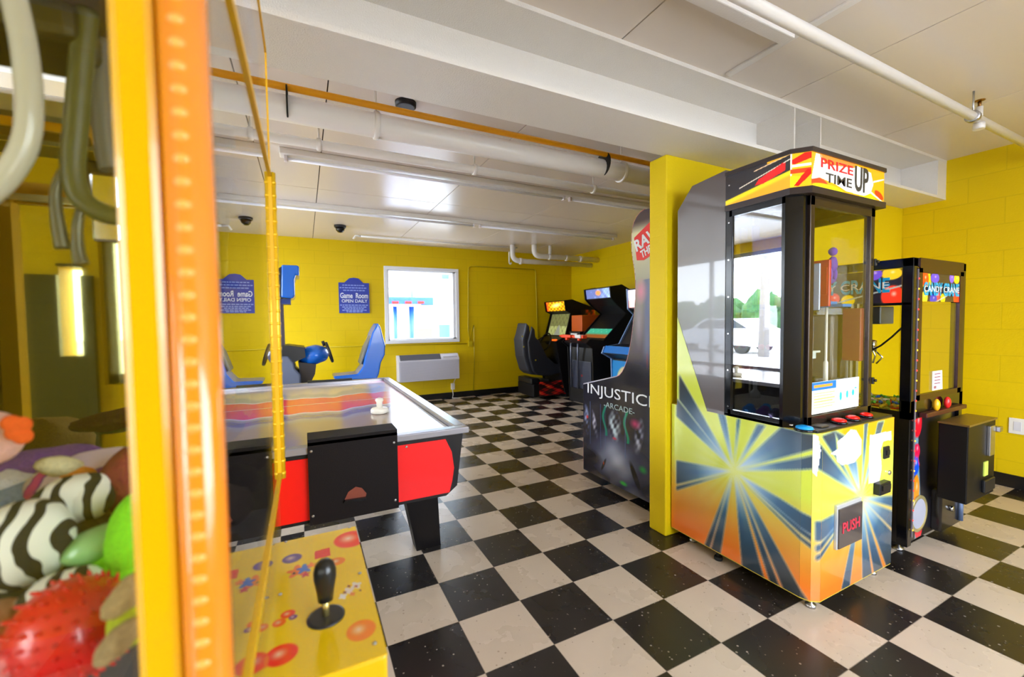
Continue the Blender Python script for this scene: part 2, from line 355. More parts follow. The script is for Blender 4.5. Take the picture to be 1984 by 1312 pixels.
# ------------------------------------------------------------------ steel beam
by0, by1, bz0 = .13, .44, 2.295; bm_ = MB()
bm_.prism([(by0, bz0), (by1, bz0), (by1, bz0+.02), (.39, bz0+.02), (.39, ZC-.02), (by1, ZC-.02), (by1, ZC), (by0, ZC), (by0, ZC-.02), (.37, ZC-.02), (.37, bz0+.02), (by0, bz0+.02)], 'x', XL, XR)
for x in (2.13, 2.41): bm_.box((x, by0+.004, bz0+.02), (x+.012, .37, ZC-.02))
bm_.box((XR-.16, by0+.001, bz0+.003), (XR, .369, ZC-.003))
tag(bm_.build('steel_beam', mat('white_beam_paint', (236, 230, 222), .38, bump=.35, bscale=170)), 'white painted steel beam crossing the whole ceiling over the yellow column', 'beam')
# ------------------------------------------------------------------ pipes and strips under the ceiling
def pipe(name, label, cat, pts, r, M, group=None, hang=(), hm=None):
    o = tag(MB().tube(pts, r, 16).build(name, M), label, cat, group)
    for x in hang:
        y, z = pts[0][1], pts[0][2]; h = MB(); h.tube([(x, y, z+r), (x, y, ZC)], .006, 8); h.lathe((x-.014, y, z), [(r+.002, 0), (r+.009, .002), (r+.009, .026), (r+.002, .028)], 20, (1, 0, 0)); h.box((x-.014, y-.02, ZC-.012), (x+.014, y+.02, ZC)); h.build('pipe_hanger', hm or WHTP, o, 'painted clamp and rod')
    return o
def elbow(p, q, c, n=7):   # quarter bend through corner c
    p, q, c = Vector(p), Vector(q), Vector(c); return [p*(1-t)**2+c*2*t*(1-t)+q*t*t for t in [i/n for i in range(n+1)]]
pipe('gas_pipe', 'thin orange yellow pipe running along the big white pipe behind the beam', 'pipe', [(XL, .905, 2.462), (2.9, .905, 2.462)], .017, ORG)
bp_ = pipe('insulated_pipe', 'thickest white pipe under the ceiling, strapped below the thin orange pipe', 'pipe', [(XL, .96, 2.385), (XR, .96, 2.385)], .062, WHTP, hang=(-.195, 1.50))
for x in (-.62, 1.32): MB().lathe((x, .945, 2.41), [(.078, 0), (.081, .001), (.081, .007), (.078, .008)], 24, (1, 0, 0)).build('cable_tie', RUB, bp_, 'black cable tie')
pipe('sprinkler_pipe', 'slender white pipe on hangers, first below the big insulated pipe', 'pipe', [(XL, 1.44, 2.42), (XR, 1.44, 2.42)], .028, WHTP, hang=(-.46, .56, 1.62))
pipe('drain_pipe', 'white pipe starting at a taped end bracket beside the big insulated pipe', 'pipe', [(.30, 1.27, 2.49), (XR, 1.27, 2.49)], .022, WHTP)
def strip(name, label, y, x0, x1, gapx, M=WHTP):
    o = thing(name, label, 'light fixture', ((x0+x1)/2, y, ZC)); MB().box((x0, y-.055, ZC-.045), (x1, y+.055, ZC), bv=.006).build('housing', M, o)
    b = MB(); b.tube([(x0+.05, y, ZC-.065), (gapx-.05, y, ZC-.065)], .013, 12); b.tube([(gapx+.05, y, ZC-.065), (x1-.05, y, ZC-.065)], .013, 12); b.build('tube', mat('lamp_tube', (246, 246, 255), .3), o)
    for x in (x0+.04, gapx-.04, gapx+.04, x1-.04): MB().box((x-.012, y-.022, ZC-.085), (x+.012, y+.022, ZC-.04), bv=.004).build('socket', mat('lamp_socket', (225, 215, 215), .4), o)
    return o
strip('fluorescent_fixture', 'unlit twin tube light fixture nearer the beam, past the slender pipe', 2.16, -.7, 3.6, 1.84)
strip('fluorescent_fixture', 'unlit twin tube light fixture nearer the far wall', 3.62, -.9, 3.7, 1.45)
tag(MB().tube([(.2, 5.03, 2.592), (2.75, 5.03, 2.592)], .016, 12).tube([(.2, 5.03, 2.592), (.13, 5.05, 2.60), (.10, 5.07, 2.55)], .014, 10).build('ceiling_conduit', WHTP), 'white conduit running along the ceiling closest to the far wall', 'conduit')
pl = thing('plumbing_pipes', 'white elbowed drain pipes hanging in the far right ceiling corner', 'pipe', (2.9, 5.0, ZC))
MB().tube([(2.62, 4.95, ZC)]+elbow((2.62, 4.95, 2.48), (2.76, 4.95, 2.36), (2.62, 4.95, 2.36))+[(XR, 4.95, 2.36)], .042, 16).build('lower_pipe', WHTP, pl)
MB().tube([(2.93, 4.75, ZC)]+elbow((2.93, 4.75, 2.53), (3.05, 4.75, 2.43), (2.93, 4.75, 2.43))+[(XR, 4.75, 2.43)], .045, 16).build('upper_pipe', WHTP, pl)
MB().tube([(2.58, 5.0, 2.52), (2.58, 5.0, 2.33)], .012, 8).build('drop_pipe', WHTP, pl); MB().tube(elbow((2.58, 5, 2.33), (2.62, 5, 2.33), (2.6, 5, 2.29)), .014, 8).build('trap', WHTP, pl); MB().tube([(3.24, 4.75, 2.46), (3.24, 4.75, ZC)], .03, 10).build('stub_pipe', WHTP, pl)
for x in (2.75, 3.2, 3.55, 3.85): MB().lathe((x, 4.85+(.1 if x < 3 else -.1), 2.36 if x < 3 else 2.43), [(.05, 0), (.054, .004), (.054, .04), (.05, .044)], 18, (1, 0, 0)).build('coupling', WHTP, pl)
# near side of the beam
smain = pipe('sprinkler_main', 'long white sprinkler pipe crossing the near ceiling above the tall crane', 'pipe', [(XL, -.40, 2.475), (XR, -.40, 2.475)], .023, WHTP)
sh = MB().tube([(3.02, -.40, 2.455), (3.02, -.40, 2.55)], .016, 10).tube([(3.02, -.40, 2.42), (3.02, -.40, 2.455)], .026, 12).build('sprinkler_head', WHTP, smain, 'fitting with brass sprinkler')
MB().tube([(3.02, -.4, 2.55), (3.02, -.4, 2.58)], .008, 8).lathe((3.02, -.4, 2.583), [(.004, 0), (.024, .002), (.024, .005), (.004, .007)], 16).build('deflector', mat('brass', (150, 110, 60), .35, 1), sh)
MB().tube([(2.93, -.40, 2.49), (2.93, -.40, ZC)], .005, 8).lathe((2.915, -.40, 2.475), [(.025, 0), (.033, .002), (.033, .03), (.025, .032)], 18, (1, 0, 0)).build('pipe_hanger', STEEL, smain)
tag(MB().tube([(1.55, -1.3, 2.5), (XR, -.93, 2.5)], .02, 12).build('branch_pipe', WHTP), 'white pipe crossing the top right corner of the ceiling', 'pipe')
tag(MB().box((-.4, -.255, ZC-.035), (1.45, -.195, ZC), bv=.005).build('cable_cover', WHT), 'flat white cover strip on the near ceiling beside the sprinkler pipe', 'cover strip')
tag(MB().box((1.455, -.9, ZC-.012), (1.495, .10, ZC), bv=.003).build('seam_cover', WHT), 'narrow white batten over a ceiling seam crossing under the sprinkler pipe', 'batten')
dc = thing('dome_camera', 'small dark security dome on the far ceiling above the blue sign', 'security camera', (-.09, 5.0, ZC))
c_ = px(659, 440, 'z', ZC-.02)
dc.location = (c_.x, c_.y, ZC); MB().lathe((c_.x, c_.y, ZC-.03), [(.07, 0), (.075, .01), (.075, .03)], 20).build('base', BLKM, dc); MB().lathe((c_.x, c_.y, ZC-.095), [(.005, 0), (.03, .006), (.05, .028), (.06, .065)], 20).build('dome', BLKG, dc)
tag(MB().lathe((.0, .78, ZC-.03), [(.05, 0), (.06, .006), (.062, .03)], 20).build('smoke_detector', BLKM), 'dark round detector on the ceiling just behind the beam', 'detector').location = (0, .33, 0)
# ------------------------------------------------------------------ far wall fittings
bs = thing('wall_sign', 'blue Game Room sign with arched top on the far yellow wall', 'sign', (.14, YF, 1.75))
sg = [(-.08, 1.49), (.37, 1.49), (.37, 1.965), (.285, 1.965), (.25, 2.0), (.21, 2.035), (.145, 2.045), (.08, 2.035), (.04, 2.0), (.005, 1.965), (-.08, 1.965)]
MB().prism(sg, 'y', YF-.02, YF-.002).build('board', mat('royal_blue', (12, 44, 160), .4), bs)
WI = mat('white_ink', (225, 230, 245), .5); LBI = mat('pale_blue_ink', (135, 155, 225), .5)
X, Z = Vector((1, 0, 0)), Vector((0, 0, 1))
text('title', 'Game  Room', bs, (.145, YF-.021, 1.765), X, Z, .41, .085, WI, bold=.02); text('subtitle', 'OPEN DAILY', bs, (.15, YF-.021, 1.68), X, Z, .38, .05, WI, bold=.01)
lb = MB(); rnd = random.Random(3)
for z, w in ((1.925, .34), (1.885, .42), (1.845, .32), (1.615, .42), (1.585, .36), (1.56, .3), (1.535, .36), (1.512, .24)):
    x = .145-w/2
    while x < .145+w/2-.02:
        q = rnd.uniform(.02, .05); lb.box((x, YF-.0215, z-.008), (min(x+q, .145+w/2), YF-.02, z+.008)); x += q+.009
lb.build('small_print', LBI, bs, 'rows of small pale print')
ac = thing('wall_heater', 'white wall air conditioner unit below the far window', 'air conditioner', (1.27, YF, .36)); acm = mat('white_plastic', (214, 212, 222), .4)
MB().box((.77, YF-.2, .36), (1.80, YF, .70), bv=.012).prism([(YF-.2, .70), (YF-.12, .79), (YF, .79), (YF, .70)], 'x', .77, 1.80).build('body', acm, ac)
v = MB(); 
for k in range(9): v.box((.80+.0, YF-.19+k*.0085, .712+k*.0095), (1.48, YF-.187+k*.0085, .722+k*.0095))
v.build('vent_louvre', mat('vent_grey', (110, 110, 118), .5), ac); MB().box((1.52, YF-.175, .735), (1.77, YF-.15, .757), bv=.003).build('control_flap', acm, ac)
f_ = MB()
for k in range(14): f_.box((.80, YF-.204, .39+k*.0215), (1.77, YF-.2, .40+k*.0215))
f_.build('front_grille', mat('grille_white', (200, 198, 212), .45), ac)
cdb = thing('power_cord', 'white cord with plug box hanging from the air conditioner to the floor', 'cord', (1.72, YF-.05, 0))
MB().tube([(1.79, YF-.03, .36), (1.76, YF-.03, .3), (1.74, YF-.03, .24)], .006, 8).tube([(1.72, YF-.03, .16), (1.73, YF-.04, .06), (1.70, YF-.08, .01), (1.80, YF-.12, .008), (1.9, YF-.1, .008)], .006, 8).build('cable', WHTP, cdb); MB().box((1.70, YF-.05, .15), (1.76, YF, .26), bv=.006).build('plug_box', WHTP, cdb)
yc = mat('yellow_conduit', (196, 172, 0), .4)
def wp(u, v_): return px(u, v_, 'y', YF-.014)
w_ = [wp(*p) for p in ((912, 752), (918, 745), (919, 640), (912, 634), (908, 630))]
tag(MB().tube([wp(912, 668), wp(907, 640), wp(907, 525)]+elbow(wp(907, 525), wp(916, 516), wp(907, 516))+[wp(1032, 522)]+elbow(wp(1032, 522), wp(1038, 530), wp(1038, 522))+[wp(1040, 600), wp(1042, 655)], .009, 8).build('wall_conduit', yc), 'yellow painted conduit looping over the far wall right of the window', 'conduit')
tag(MB().tube([wp(908, 666), wp(918, 630), wp(919, 700), wp(917, 757)], .008, 8).build('wall_conduit', yc), 'short yellow conduit dropping to the baseboard right of the air conditioner', 'conduit')
tag(MB().tube([wp(545, 675), wp(760, 669), wp(905, 666)], .008, 8).build('wall_conduit', yc), 'yellow horizontal conduit on the far wall under the window', 'conduit')
j = wp(911, 666); tag(MB().box((j.x-.035, YF-.04, j.z-.05), (j.x+.035, YF, j.z+.05), bv=.005).build('junction_box', yc), 'small yellow junction box right of the window', 'junction box')
op = px(1972, 826, 'x', XR); ou = thing('wall_outlet', 'pale wall outlet on the right yellow wall', 'outlet', op)
MB().box((XR-.008, op.y-.045, op.z-.06), (XR, op.y+.045, op.z+.06), bv=.003).build('cover_plate', WHTP, ou); MB().box((XR-.011, op.y-.02, op.z-.035), (XR-.008, op.y+.02, op.z+.035), bv=.002).build('socket', acm, ou)

# ================================================================== air hockey table
hk = thing('air_hockey_table', 'red and black air hockey table with a colourful playing field', 'game table', (-.4, 1.55, 0))
hx0, hx1, hy0, hy1 = -.93, .105, .50, 2.60
ap = MB(); ap.prism([(hx0, .79), (hx1, .79), (hx1-.035, .53), (hx1-.09, .49), (hx0+.09, .49), (hx0+.035, .53)], 'y', hy0, hy1); ap.build('apron', BLK, hk)
rp_ = MB()   # red printed end: straight bottom, curved right and left edge
arc = [(.015-.0, .765), (.045, .70), (.055, .62), (.045, .56), (.03, .505)]
rp_.prism([(-.86, .765)]+arc+[(-.86, .505)], 'y', hy0-.004, hy0+.01); rp_.build('red_panel', RED, hk, 'bright red end panel')
gb = MB(); gb.box((-.575, hy0-.03, .492), (-.215, hy0+.0, .835)).box((-.575, hy0-.03, .822), (-.215, hy0+.10, .848)); gb.build('goal_box', mat('black_textured_board', (20, 14, 14), .6, spec=.15, bump=.1, bscale=300), hk, 'black goal box')
rs = MB(); rs.prism([(-.44, .575), (-.425, .605), (-.395, .622), (-.37, .612), (-.352, .585), (-.355, .572)], 'y', hy0-.032, hy0-.028); rs.build('puck_return_slot', mat('rust_brown', (120, 50, 28), .5), hk)
MB().prism([(-.445, .565), (-.44, .575), (-.355, .572), (-.352, .56)], 'y', hy0-.045, hy0-.028).build('puck_return_lip', BLKG, hk)
for (x, z) in ((-.562, .80), (-.562, .53), (-.23, .79), (-.23, .53), (-.17, .755)):
    MB().lathe((x, hy0-.0045 if x > -.2 else hy0-.0305, z), [(.006, 0), (.0055, .002), (.003, .0035)], 12, (0, -1, 0)).build('bolt', STEEL, hk)
FZ = .781
def field(U, V):   # U along x (right), V along y (away)
    A = np.full(U.shape+(3,), (165, 160, 172), float); w = hx1-hx0; x = U/w; y = V/(hy1-hy0)
    n = .020*np.sin(x*9+1)+.010*np.sin(x*23)+.006*np.sin(x*47+1)
    A = mixc(A, (170, 150, 138), np.clip((.30+n-y)/.05, 0, 1)*np.clip((.95-x)/.2, 0, 1))
    A = mixc(A, (205, 190, 180), np.clip((y-.72-n*2)/.05, 0, 1)*np.clip((.97-y)/.03, 0, 1))
    A = mixc(A, (118, 112, 160), np.clip((y-.30-n)/.02, 0, 1)*np.clip((.37+n-y)/.02, 0, 1))
    hl = .045+.10*np.clip((x-.5)/.5, 0, 1)*0; d = np.abs(y-.52-n*.9)
    band = np.clip((.135-.02*x-d)/.01, 0, 1); A = mixc(A, (225, 215, 245), np.clip((.15-.02*x-d)/.008, 0, 1)); 
    r = np.stack([np.full(U.shape, 250.), 8+62*np.clip((x-.45)*4, 0, 1)+90*np.clip((.25-x)*4, 0, 1), 105-45*np.clip((x-.45)*4, 0, 1)-70*np.clip((.3-x)*4, 0, 1)], -1)
    A = A*(1-band[..., None])+r*band[..., None]
    A = mixc(A, (238, 215, 240), np.clip((x-.80-.05*np.sin(y*9))/.10, 0, 1)*.95)
    A = mixc(A, (215, 232, 242), np.clip((x-.84)/.1, 0, 1)*np.clip((.45-y)/.1, 0, 1))
    A = mixc(A, (236, 90, 150), np.clip((.012-np.abs(x-.968))/.004, 0, 1))
    A = mixc(A, (235, 110, 190), np.clip((y-.86)/.1, 0, 1)*np.clip((x-.72)/.1, 0, 1)*.7)
    A = mixc(A, (150, 175, 215), np.clip((.006-np.abs(np.hypot((x-.74)*1.0, (y-.80)*1.9)-.10))/.004, 0, 1)*(y > .7))
    A = mixc(A, (250, 235, 250), np.clip((.0035-np.abs(y-.52))/.001, 0, 1)); return A
art('playing_field', hk, (hx0+.04, hy0+.04, FZ), X, (0, 1, 0), hx1-hx0-.08, hy1-hy0-.08, 130, 240, field, art_mat('field_print', .16, coat=.35), 'glossy printed red, pink and grey playing field', thick=.012)
rl = mat('silver_rail', (158, 156, 164), .25, .4)
for nm, a, b_ in (('rail', (hx0-.02, hy0-.02, .785), (hx1+.025, hy0+.035, .815)), ('rail', (hx0-.02, hy1-.035, .785), (hx1+.025, hy1+.02, .815)), ('rail', (hx0-.02, hy0+.035, .785), (hx0+.035, hy1-.035, .815)), ('rail', (hx1-.035, hy0+.035, .785), (hx1+.025, hy1-.035, .815))):
    MB().box(a, b_, bv=.005).build(nm, rl, hk)
MB().box((-.56, hy1-.02, .815), (-.2, hy1+.015, .83)).build('goal_bar', BLK, hk)
for sx in (0, 1):
    for sy in (0, 1):
        xc = (-.78, -.03)[sx]; yc = (.94, 2.2)[sy]; dx = (-.07, .075)[sx]; dy = (.08, 0)[sy]; L = MB()
        q = [(-.095, -.08), (.095, -.08), (.095, .05), (.065, .08), (-.065, .08), (-.095, .05)]
        L.v = [(xc+a*1.05, yc+b, .50) for a, b in q]+[(xc+dx+a*.75, yc+dy+b*.75, .0) for a, b in q]; n = 6
        L.f = [list(range(6)), list(range(11, 5, -1))]+[[i, i+6, (i+1) % 6+6, (i+1) % 6] for i in range(6)]; L.mi = [0]*8; L.sm = [False]*8
        L.build('leg', BLK, hk)
ml = thing('mallet', 'white mushroom shaped mallet standing on the air hockey playing field', 'mallet', (-.19, 1.12, .7945))
wpl = mat('ivory_plastic', (242, 236, 222), .3); MB().lathe((-.19, 1.12, .7945), [(.042, 0), (.05, .004), (.05, .022), (.044, .03), (.02, .033)], 28).build('base', wpl, ml); MB().lathe((-.19, 1.12, .8275), [(.016, 0), (.017, .03), (.024, .042), (.020, .052), (.006, .057)], 24).build('knob', wpl, ml)

# ================================================================== tall prize crane
cx0, cx1, cyb, cyf, ct = 1.40, 2.085, .40, -.395, .815
pc = thing('prize_machine', 'tall black prize machine with yellow and blue starburst sides', 'prize machine', ((cx0+cx1)/2, 0, 0))
DK = (52, 58, 62); BL = (60, 130, 190); WH = (235, 245, 250)
def c8(x, y): return 1290+x/2.853, 740+y/2.853
def side_uv(x, y):
    p = px(*c8(x, y), 'x', cx0); return (cyb-p.y, p.z)
def front_uv(x, y):
    p = px(*c8(x, y), 'y', cyf); return (p.x-cx0, p.z)
side_rays = [[(375,490),(75,-40),(75,100),(375,490)], [(370,480),(60,90),(60,190)], [(375,480),(235,-20),(296,-20)], [(378,480),(300,150),(330,200)], [(378,480),(395,205),(412,205)], [(385,480),(508,235),(552,240)],
    [(385,485),(640,250),(870,310),(870,358)], [(385,492),(870,398),(870,482)], [(370,492),(60,435),(60,565)], [(370,500),(60,578),(60,598)], [(368,505),(212,915),(238,935)], [(370,505),(250,930),(300,960)],
    [(380,505),(425,1040),(550,1110)], [(385,505),(585,1130),(640,1160)], [(388,505),(662,1170),(790,1235)], [(395,505),(640,650),(870,800),(870,893),(700,790)], [(395,512),(870,915),(870,952)], [(395,520),(870,972),(870,998)]]
front_rays = [[(1065,615),(860,300),(935,270),(945,400)], [(1065,618),(840,330),(840,480)], [(1070,610),(930,270),(990,300)], [(1072,605),(1010,440),(1052,440)], [(1080,610),(1096,225),(1116,220)], [(1085,612),(1170,225),(1205,215)],
    [(1080,640),(1290,630),(1290,700)], [(1085,650),(1290,730),(1290,850)], [(1085,655),(1250,830),(1255,1010),(1225,1040)], [(1082,660),(1150,1060),(1205,1050)], [(1080,660),(1085,1090),(1140,1080)], [(1070,660),(968,1150),(1014,1130)],
    [(1060,650),(925,735),(838,782),(838,890),(925,830)], [(1060,655),(838,915),(838,950)], [(1060,660),(838,972),(838,998)]]
def starburst(rays, cen, zlo):
    R = [(p, ) for p in rays]
    def fn(U, V):
        t = np.clip((V-.10+.28*(cen[0]-U)*0)/.42, 0, 1); A = np.array((250, 128, 40.))*(1-t[..., None])+np.array((206, 218, 78.))*t[..., None]
        d = np.hypot(U-cen[0], V-cen[1]); ang = np.arctan2(V-cen[1], U-cen[0])
        st = np.clip(.5+.5*np.sin(ang*23), 0, 1)*np.clip(1-d/.35, 0, 1)*.5
        for (poly,) in R:
            eps = .006; m = np.zeros(U.shape); o = np.zeros(U.shape)
            for k in range(8):
                a = PI*k/4; m += pip(poly, U+eps*math.cos(a), V+eps*math.sin(a))/8.; o += pip(poly, U+.010*math.cos(a), V+.010*math.sin(a))/8.
            c = np.array(DK, float)*np.ones(U.shape+(1,)); f = np.clip(1-(d-.10)/.42, 0, 1)*.9
            c = c*(1-f[..., None])+np.array(BL)*f[..., None]; f2 = np.clip(1-d/.24, 0, 1); c = c*(1-f2[..., None])+np.array(WH)*f2[..., None]
            A = A*(1-(o*.75)[..., None])+(np.array((205, 222, 240.)))*(o*.75)[..., None]
            A = A*(1-m[..., None])+c*m[..., None]
        A = mixc(A, (228, 240, 150), st*.6); A = mixc(A, (232, 240, 160), np.clip(1-d/.07, 0, 1)*.8); return A
    return fn
cS = side_uv(375, 492); cF = front_uv(1072, 640)
body = MB(); plan = [(cx0, cyb), (cx0, cyf+.06), (cx0+.012, cyf+.022), (cx0+.045, cyf), (cx1, cyf), (cx1, cyb)]
body.prism(plan, 'z', .055, ct); body.build('lower_cabinet', mat('printed_side_edge', (215, 190, 60), .35), pc)
srf = starburst([[side_uv(*q) for q in r] for r in side_rays], cS, .05)
def side_full(U, V):
    A = srf(U, V); br = pip([side_uv(70, -800), side_uv(75, -330), side_uv(240, 150), side_uv(420, 150), side_uv(420, -1200)], U, V) & (V > ct-.0)
    return mixc(A, (60, 46, 42), br*1.)
print_m = art_mat('starburst_print', .2, coat=.6)
art('side_art', pc, (cx0, cyb, .06), (0, -1, 0), Z, cyb-cyf-.06, ct-.06, 190, 200, lambda U, V: srf(U, V+.06), print_m, 'printed yellow and orange starburst')
fr_f = starburst([[front_uv(*q) for q in r] for r in front_rays], cF, .05)
torn = [[(798,300),(850,300),(858,380),(845,530),(815,480),(798,400)], [(905,398),(950,370),(945,330),(985,300),(1020,262),(1050,268),(1080,320),(1078,400),(1040,445),(975,462),(945,440),(940,405)], [(1125,295),(1245,270),(1245,320),(1200,330),(1185,380),(1192,480),(1178,555),(1118,562)]]
torn_uv = [[front_uv(*q) for q in r] for r in torn]
def front_fn(U, V):
    V = V+.06; U = U+.045; A = fr_f(U, V)
    orng = np.clip((V-.66)/.1, 0, 1)*np.clip((U-.12)/.1, 0, 1)*(~(pip(torn_uv[0], U, V)))
    A = np.where((np.abs(A-np.array((206, 218, 78.))).sum(-1) < 40)[..., None], A*(1-orng[..., None])+np.array((250, 165, 30.))*orng[..., None], A)
    for p in torn_uv: A = mixc(A, (222, 218, 216), pip(p, U, V)*1.)
    return A
art('front_art', pc, (cx0+.045, cyf, .06), X, Z, cx1-cx0-.045, ct-.06, 180, 210, front_fn, print_m, 'printed front with torn white sticker patches')
# corner wrap
pv = [Vector((cx0, cyf+.06, 0)), Vector((cx0+.012, cyf+.022, 0)), Vector((cx0+.045, cyf, 0))]
art('corner_art', pc, (pv[0].x, pv[0].y, .06), pv[1]-pv[0], Z, (pv[1]-pv[0]).length, ct-.06, 12, 200, lambda U, V: srf(U+.735, V+.06), print_m)
art('corner_art', pc, (pv[1].x, pv[1].y, .06), pv[2]-pv[1], Z, (pv[2]-pv[1]).length, ct-.06, 12, 200, lambda U, V: front_fn(U-.045+.002, V), print_m)
# rear cabinet (behind the glass), with the slanted printed corner
RB = (cyb, .05); outl = [(.05, ct), (cyb-.04, ct), (cyb-.04, 1.955), (.26, 2.07), (.05, 2.09)]
MB().prism(outl, 'x', cx0, cx1).build('rear_cabinet', mat('dark_brown_gloss', (70, 54, 50), .3, spec=1, coat=.8), pc, 'glossy dark brown rear cabinet')
pA, pB = side_uv(75, -330), side_uv(235, 175)
def tri_mask(U, V):
    u, v_ = U+.04, V+ct; return (v_ < pA[1]+(pB[1]-pA[1])*(u-pA[0])/(pB[0]-pA[0]))
art('side_art', pc, (cx0, cyb-.04, ct), (0, -1, 0), Z, cyb-.09, .62, 120, 190, lambda U, V: srf(U+.04, V+ct), print_m, 'printed yellow wedge running up the rear cabinet', mask=tri_mask)
# upper glass case
yg, zt = -.30, 1.885; ch = .05
fm = MB()
def post(x0_, y0_, x1_, y1_): fm.box((x0_, y0_, ct), (x1_, y1_, zt), bv=.004)
post(cx0, .01, cx0+.03, .05); fm.prism([(cx0, -.235), (cx0, yg+ch), (cx0+ch, yg), (cx0+ch+.03, yg), (cx0+ch+.03, yg+.02), (cx0+.04, -.235)], 'z', ct, zt)
post(cx1-.035, yg, cx1, yg+.035); post(cx1-.03, .02, cx1, .05)
fm.box((cx0, -.25, ct), (cx0+.022, .03, ct+.035)).box((cx0, -.25, zt-.04), (cx0+.022, .03, zt)).box((cx1-.022, yg, ct), (cx1, .03, ct+.045)).box((cx1-.022, yg, zt-.045), (cx1, .03, zt))
fm.box((cx0, yg+.05, ct-.001), (cx1, .05, ct+.012))
fm.build('glass_case_frame', BLKG, pc)
dr = MB(); dx0, dx1 = cx0+ch+.035, cx1-.037
for a, b_ in (((dx0, ct+.005), (dx0+.035, zt-.01)), ((dx1-.03, ct+.005), (dx1, zt-.01)), ((dx0, ct+.005), (dx1, ct+.05)), ((dx0, zt-.055), (dx1, zt-.01))): dr.box((a[0], yg-.012, a[1]), (b_[0], yg+.01, b_[1]), bv=.003)
dro = dr.build('front_door', mat('bronze_frame', (60, 46, 36), .22, .5), pc)
MB().box((dx0+.03, yg-.002, ct+.045), (dx1-.028, yg+.002, zt-.05)).build('pane', SIDEG, dro)
for z in (ct+.16, zt-.3): MB().box((dx1+.0, yg-.022, z), (dx1+.016, yg-.012, z+.035), bv=.003).lathe((dx1+.008, yg-.022, z+.02), [(.007, 0), (.007, .01)], 12, (0, -1, 0)).build('lock_latch', BLKM, dro)
MB().box((cx0+.008, -.24, ct+.03), (cx0+.012, .015, zt-.035)).build('side_pane', MIRG, pc, 'mirror-like side glass')
MB().box((cx1-.012, yg+.03, ct+.04), (cx1-.008, .02, zt-.04)).build('side_pane', SIDEG, pc)
for z in np.linspace(ct+.05, zt+.12, 7): MB().lathe((cx0-.001, .03, z), [(.005, 0), (.004, .002)], 10, (-1, 0, 0)).build('screw', CHROME, pc)
# marquee
mz0, mz1 = zt+.02, 2.055
mp = [(cx0, .05), (cx0, yg+ch-.02), (cx0+ch, yg-.03), (cx1+.005, yg-.03), (cx1+.005, .05)]
MB().prism(mp, 'z', mz0, mz1).build('marquee_box', mat('marquee_backing', (236, 150, 20), .3), pc)
lipm = mat('dark_trim', (58, 48, 46), .3, .4)
def infl(p, d): return [(p[0][0]-d, p[0][1]), (p[1][0]-d, p[1][1]-d*.4), (p[2][0]-d*.4, p[2][1]-d), (p[3][0]+d, p[3][1]-d), (p[4][0]+d, p[4][1])]
MB().prism(infl(mp, .008), 'z', mz0-.03, mz0).prism(infl(mp, .008), 'z', mz1, mz1+.02).build('marquee_trim', lipm, pc)
def marq_side(U, V):
    A = np.full(U.shape+(3,), (28., 22., 26.)); w, h = .30, mz1-mz0; u = U/w; v_ = V/h
    e = .18+.34*u; A = mixc(A, (248, 170, 10), np.clip((e-v_)/.03, 0, 1)); A = mixc(A, (225, 215, 10), np.clip((e-v_)/.03, 0, 1)*np.clip((v_-e+.2)/.08, 0, 1))
    A = mixc(A, (235, 220, 200), np.clip((.02-np.abs(v_-.30-.5*u-.03))/.01, 0, 1)*(u > .25)); A = mixc(A, (240, 200, 160), np.clip((.02-np.abs(v_-.72-.27*u))/.01, 0, 1)*(u > .5))
    A = mixc(A, (250, 180, 30), np.clip((v_-.76-.22*u)/.03, 0, 1)*(u > .72)); A = mixc(A, (236, 14, 14), pip([(.52, .40), (.58, .55), (.95, .82), (1.0, .80), (1.0, .58), (.66, .38)], u, v_)*1.)
    return A
def marq_cor(U, V):
    A = np.full(U.shape+(3,), (250., 175., 20.)); u = U/.08; v_ = V/(mz1-mz0); A = mixc(A, (238, 20, 12), pip([(0, .72), (.2, .68), (1, .82), (1, 1.0), (.7, 1.0), (0, .80)], u, v_)*1.)
    A = mixc(A, (246, 238, 235), (((v_ > .60) & (v_ < .68)) | (u < .06))*1.); A = mixc(A, (240, 60, 20), ((v_ > .42) & (v_ < .55))*1.); A = mixc(A, (236, 14, 12), pip([(.1, .05), (.4, .04), (1, .36), (1, .5), (.8, .5)], u, v_)*1.); A = mixc(A, (215, 220, 20), pip([(0, 0), (.1, .0), (.5, .3), (0, .36)], u, v_)*1.); return A
def marq_front(U, V):
    w = cx1-cx0-ch; u = U/w; v_ = V/(mz1-mz0); A = np.full(U.shape+(3,), (250., 158., 20.))
    A = mixc(A, (245, 60, 25), ell(u, v_, (.05, .15), .16, .16, .4)[0]); A = mixc(A, (226, 205, 20), ell(u, v_, (.2, .02), .22, .14, 0)[0]); A = mixc(A, (235, 215, 20), pip([(.62, 0), (.9, 0), (.75, .32)], u, v_)*1.)
    A = mixc(A, (250, 248, 246), pip([(0, .2), (.05, .98), (.12, .98), (.16, .75), (.55, .86), (.6, .95), (.80, .86), (.84, .5), (.80, .2), (.7, .06), (.45, .08), (.3, .22), (.1, .3)], u, v_)*1.)
    A = mixc(A, (240, 120, 60), pip([(.10, .9), (.2, .74), (.52, .84), (.58, 1), (.1, 1)], u, v_)*.8); A = mixc(A, (232, 50, 20), ell(u, v_, (.93, .2), .06, .16, .3)[0]); A = mixc(A, (250, 240, 220), pip([(.84, .62), (1, .78), (1, .74), (.84, .56)], u, v_)*1.)
    A = mixc(A, (250, 240, 200), pip([(.78, .22), (.97, .0), (1, .0), (.8, .28)], u, v_)*1.); return A
mm = art_mat('marquee_print', .25, emit=.25)
h = mz1-mz0
art('marquee_art', pc, (cx0, .05, mz0), (0, -1, 0), Z, .05-(yg+ch-.02), h, 100, 50, marq_side, mm)
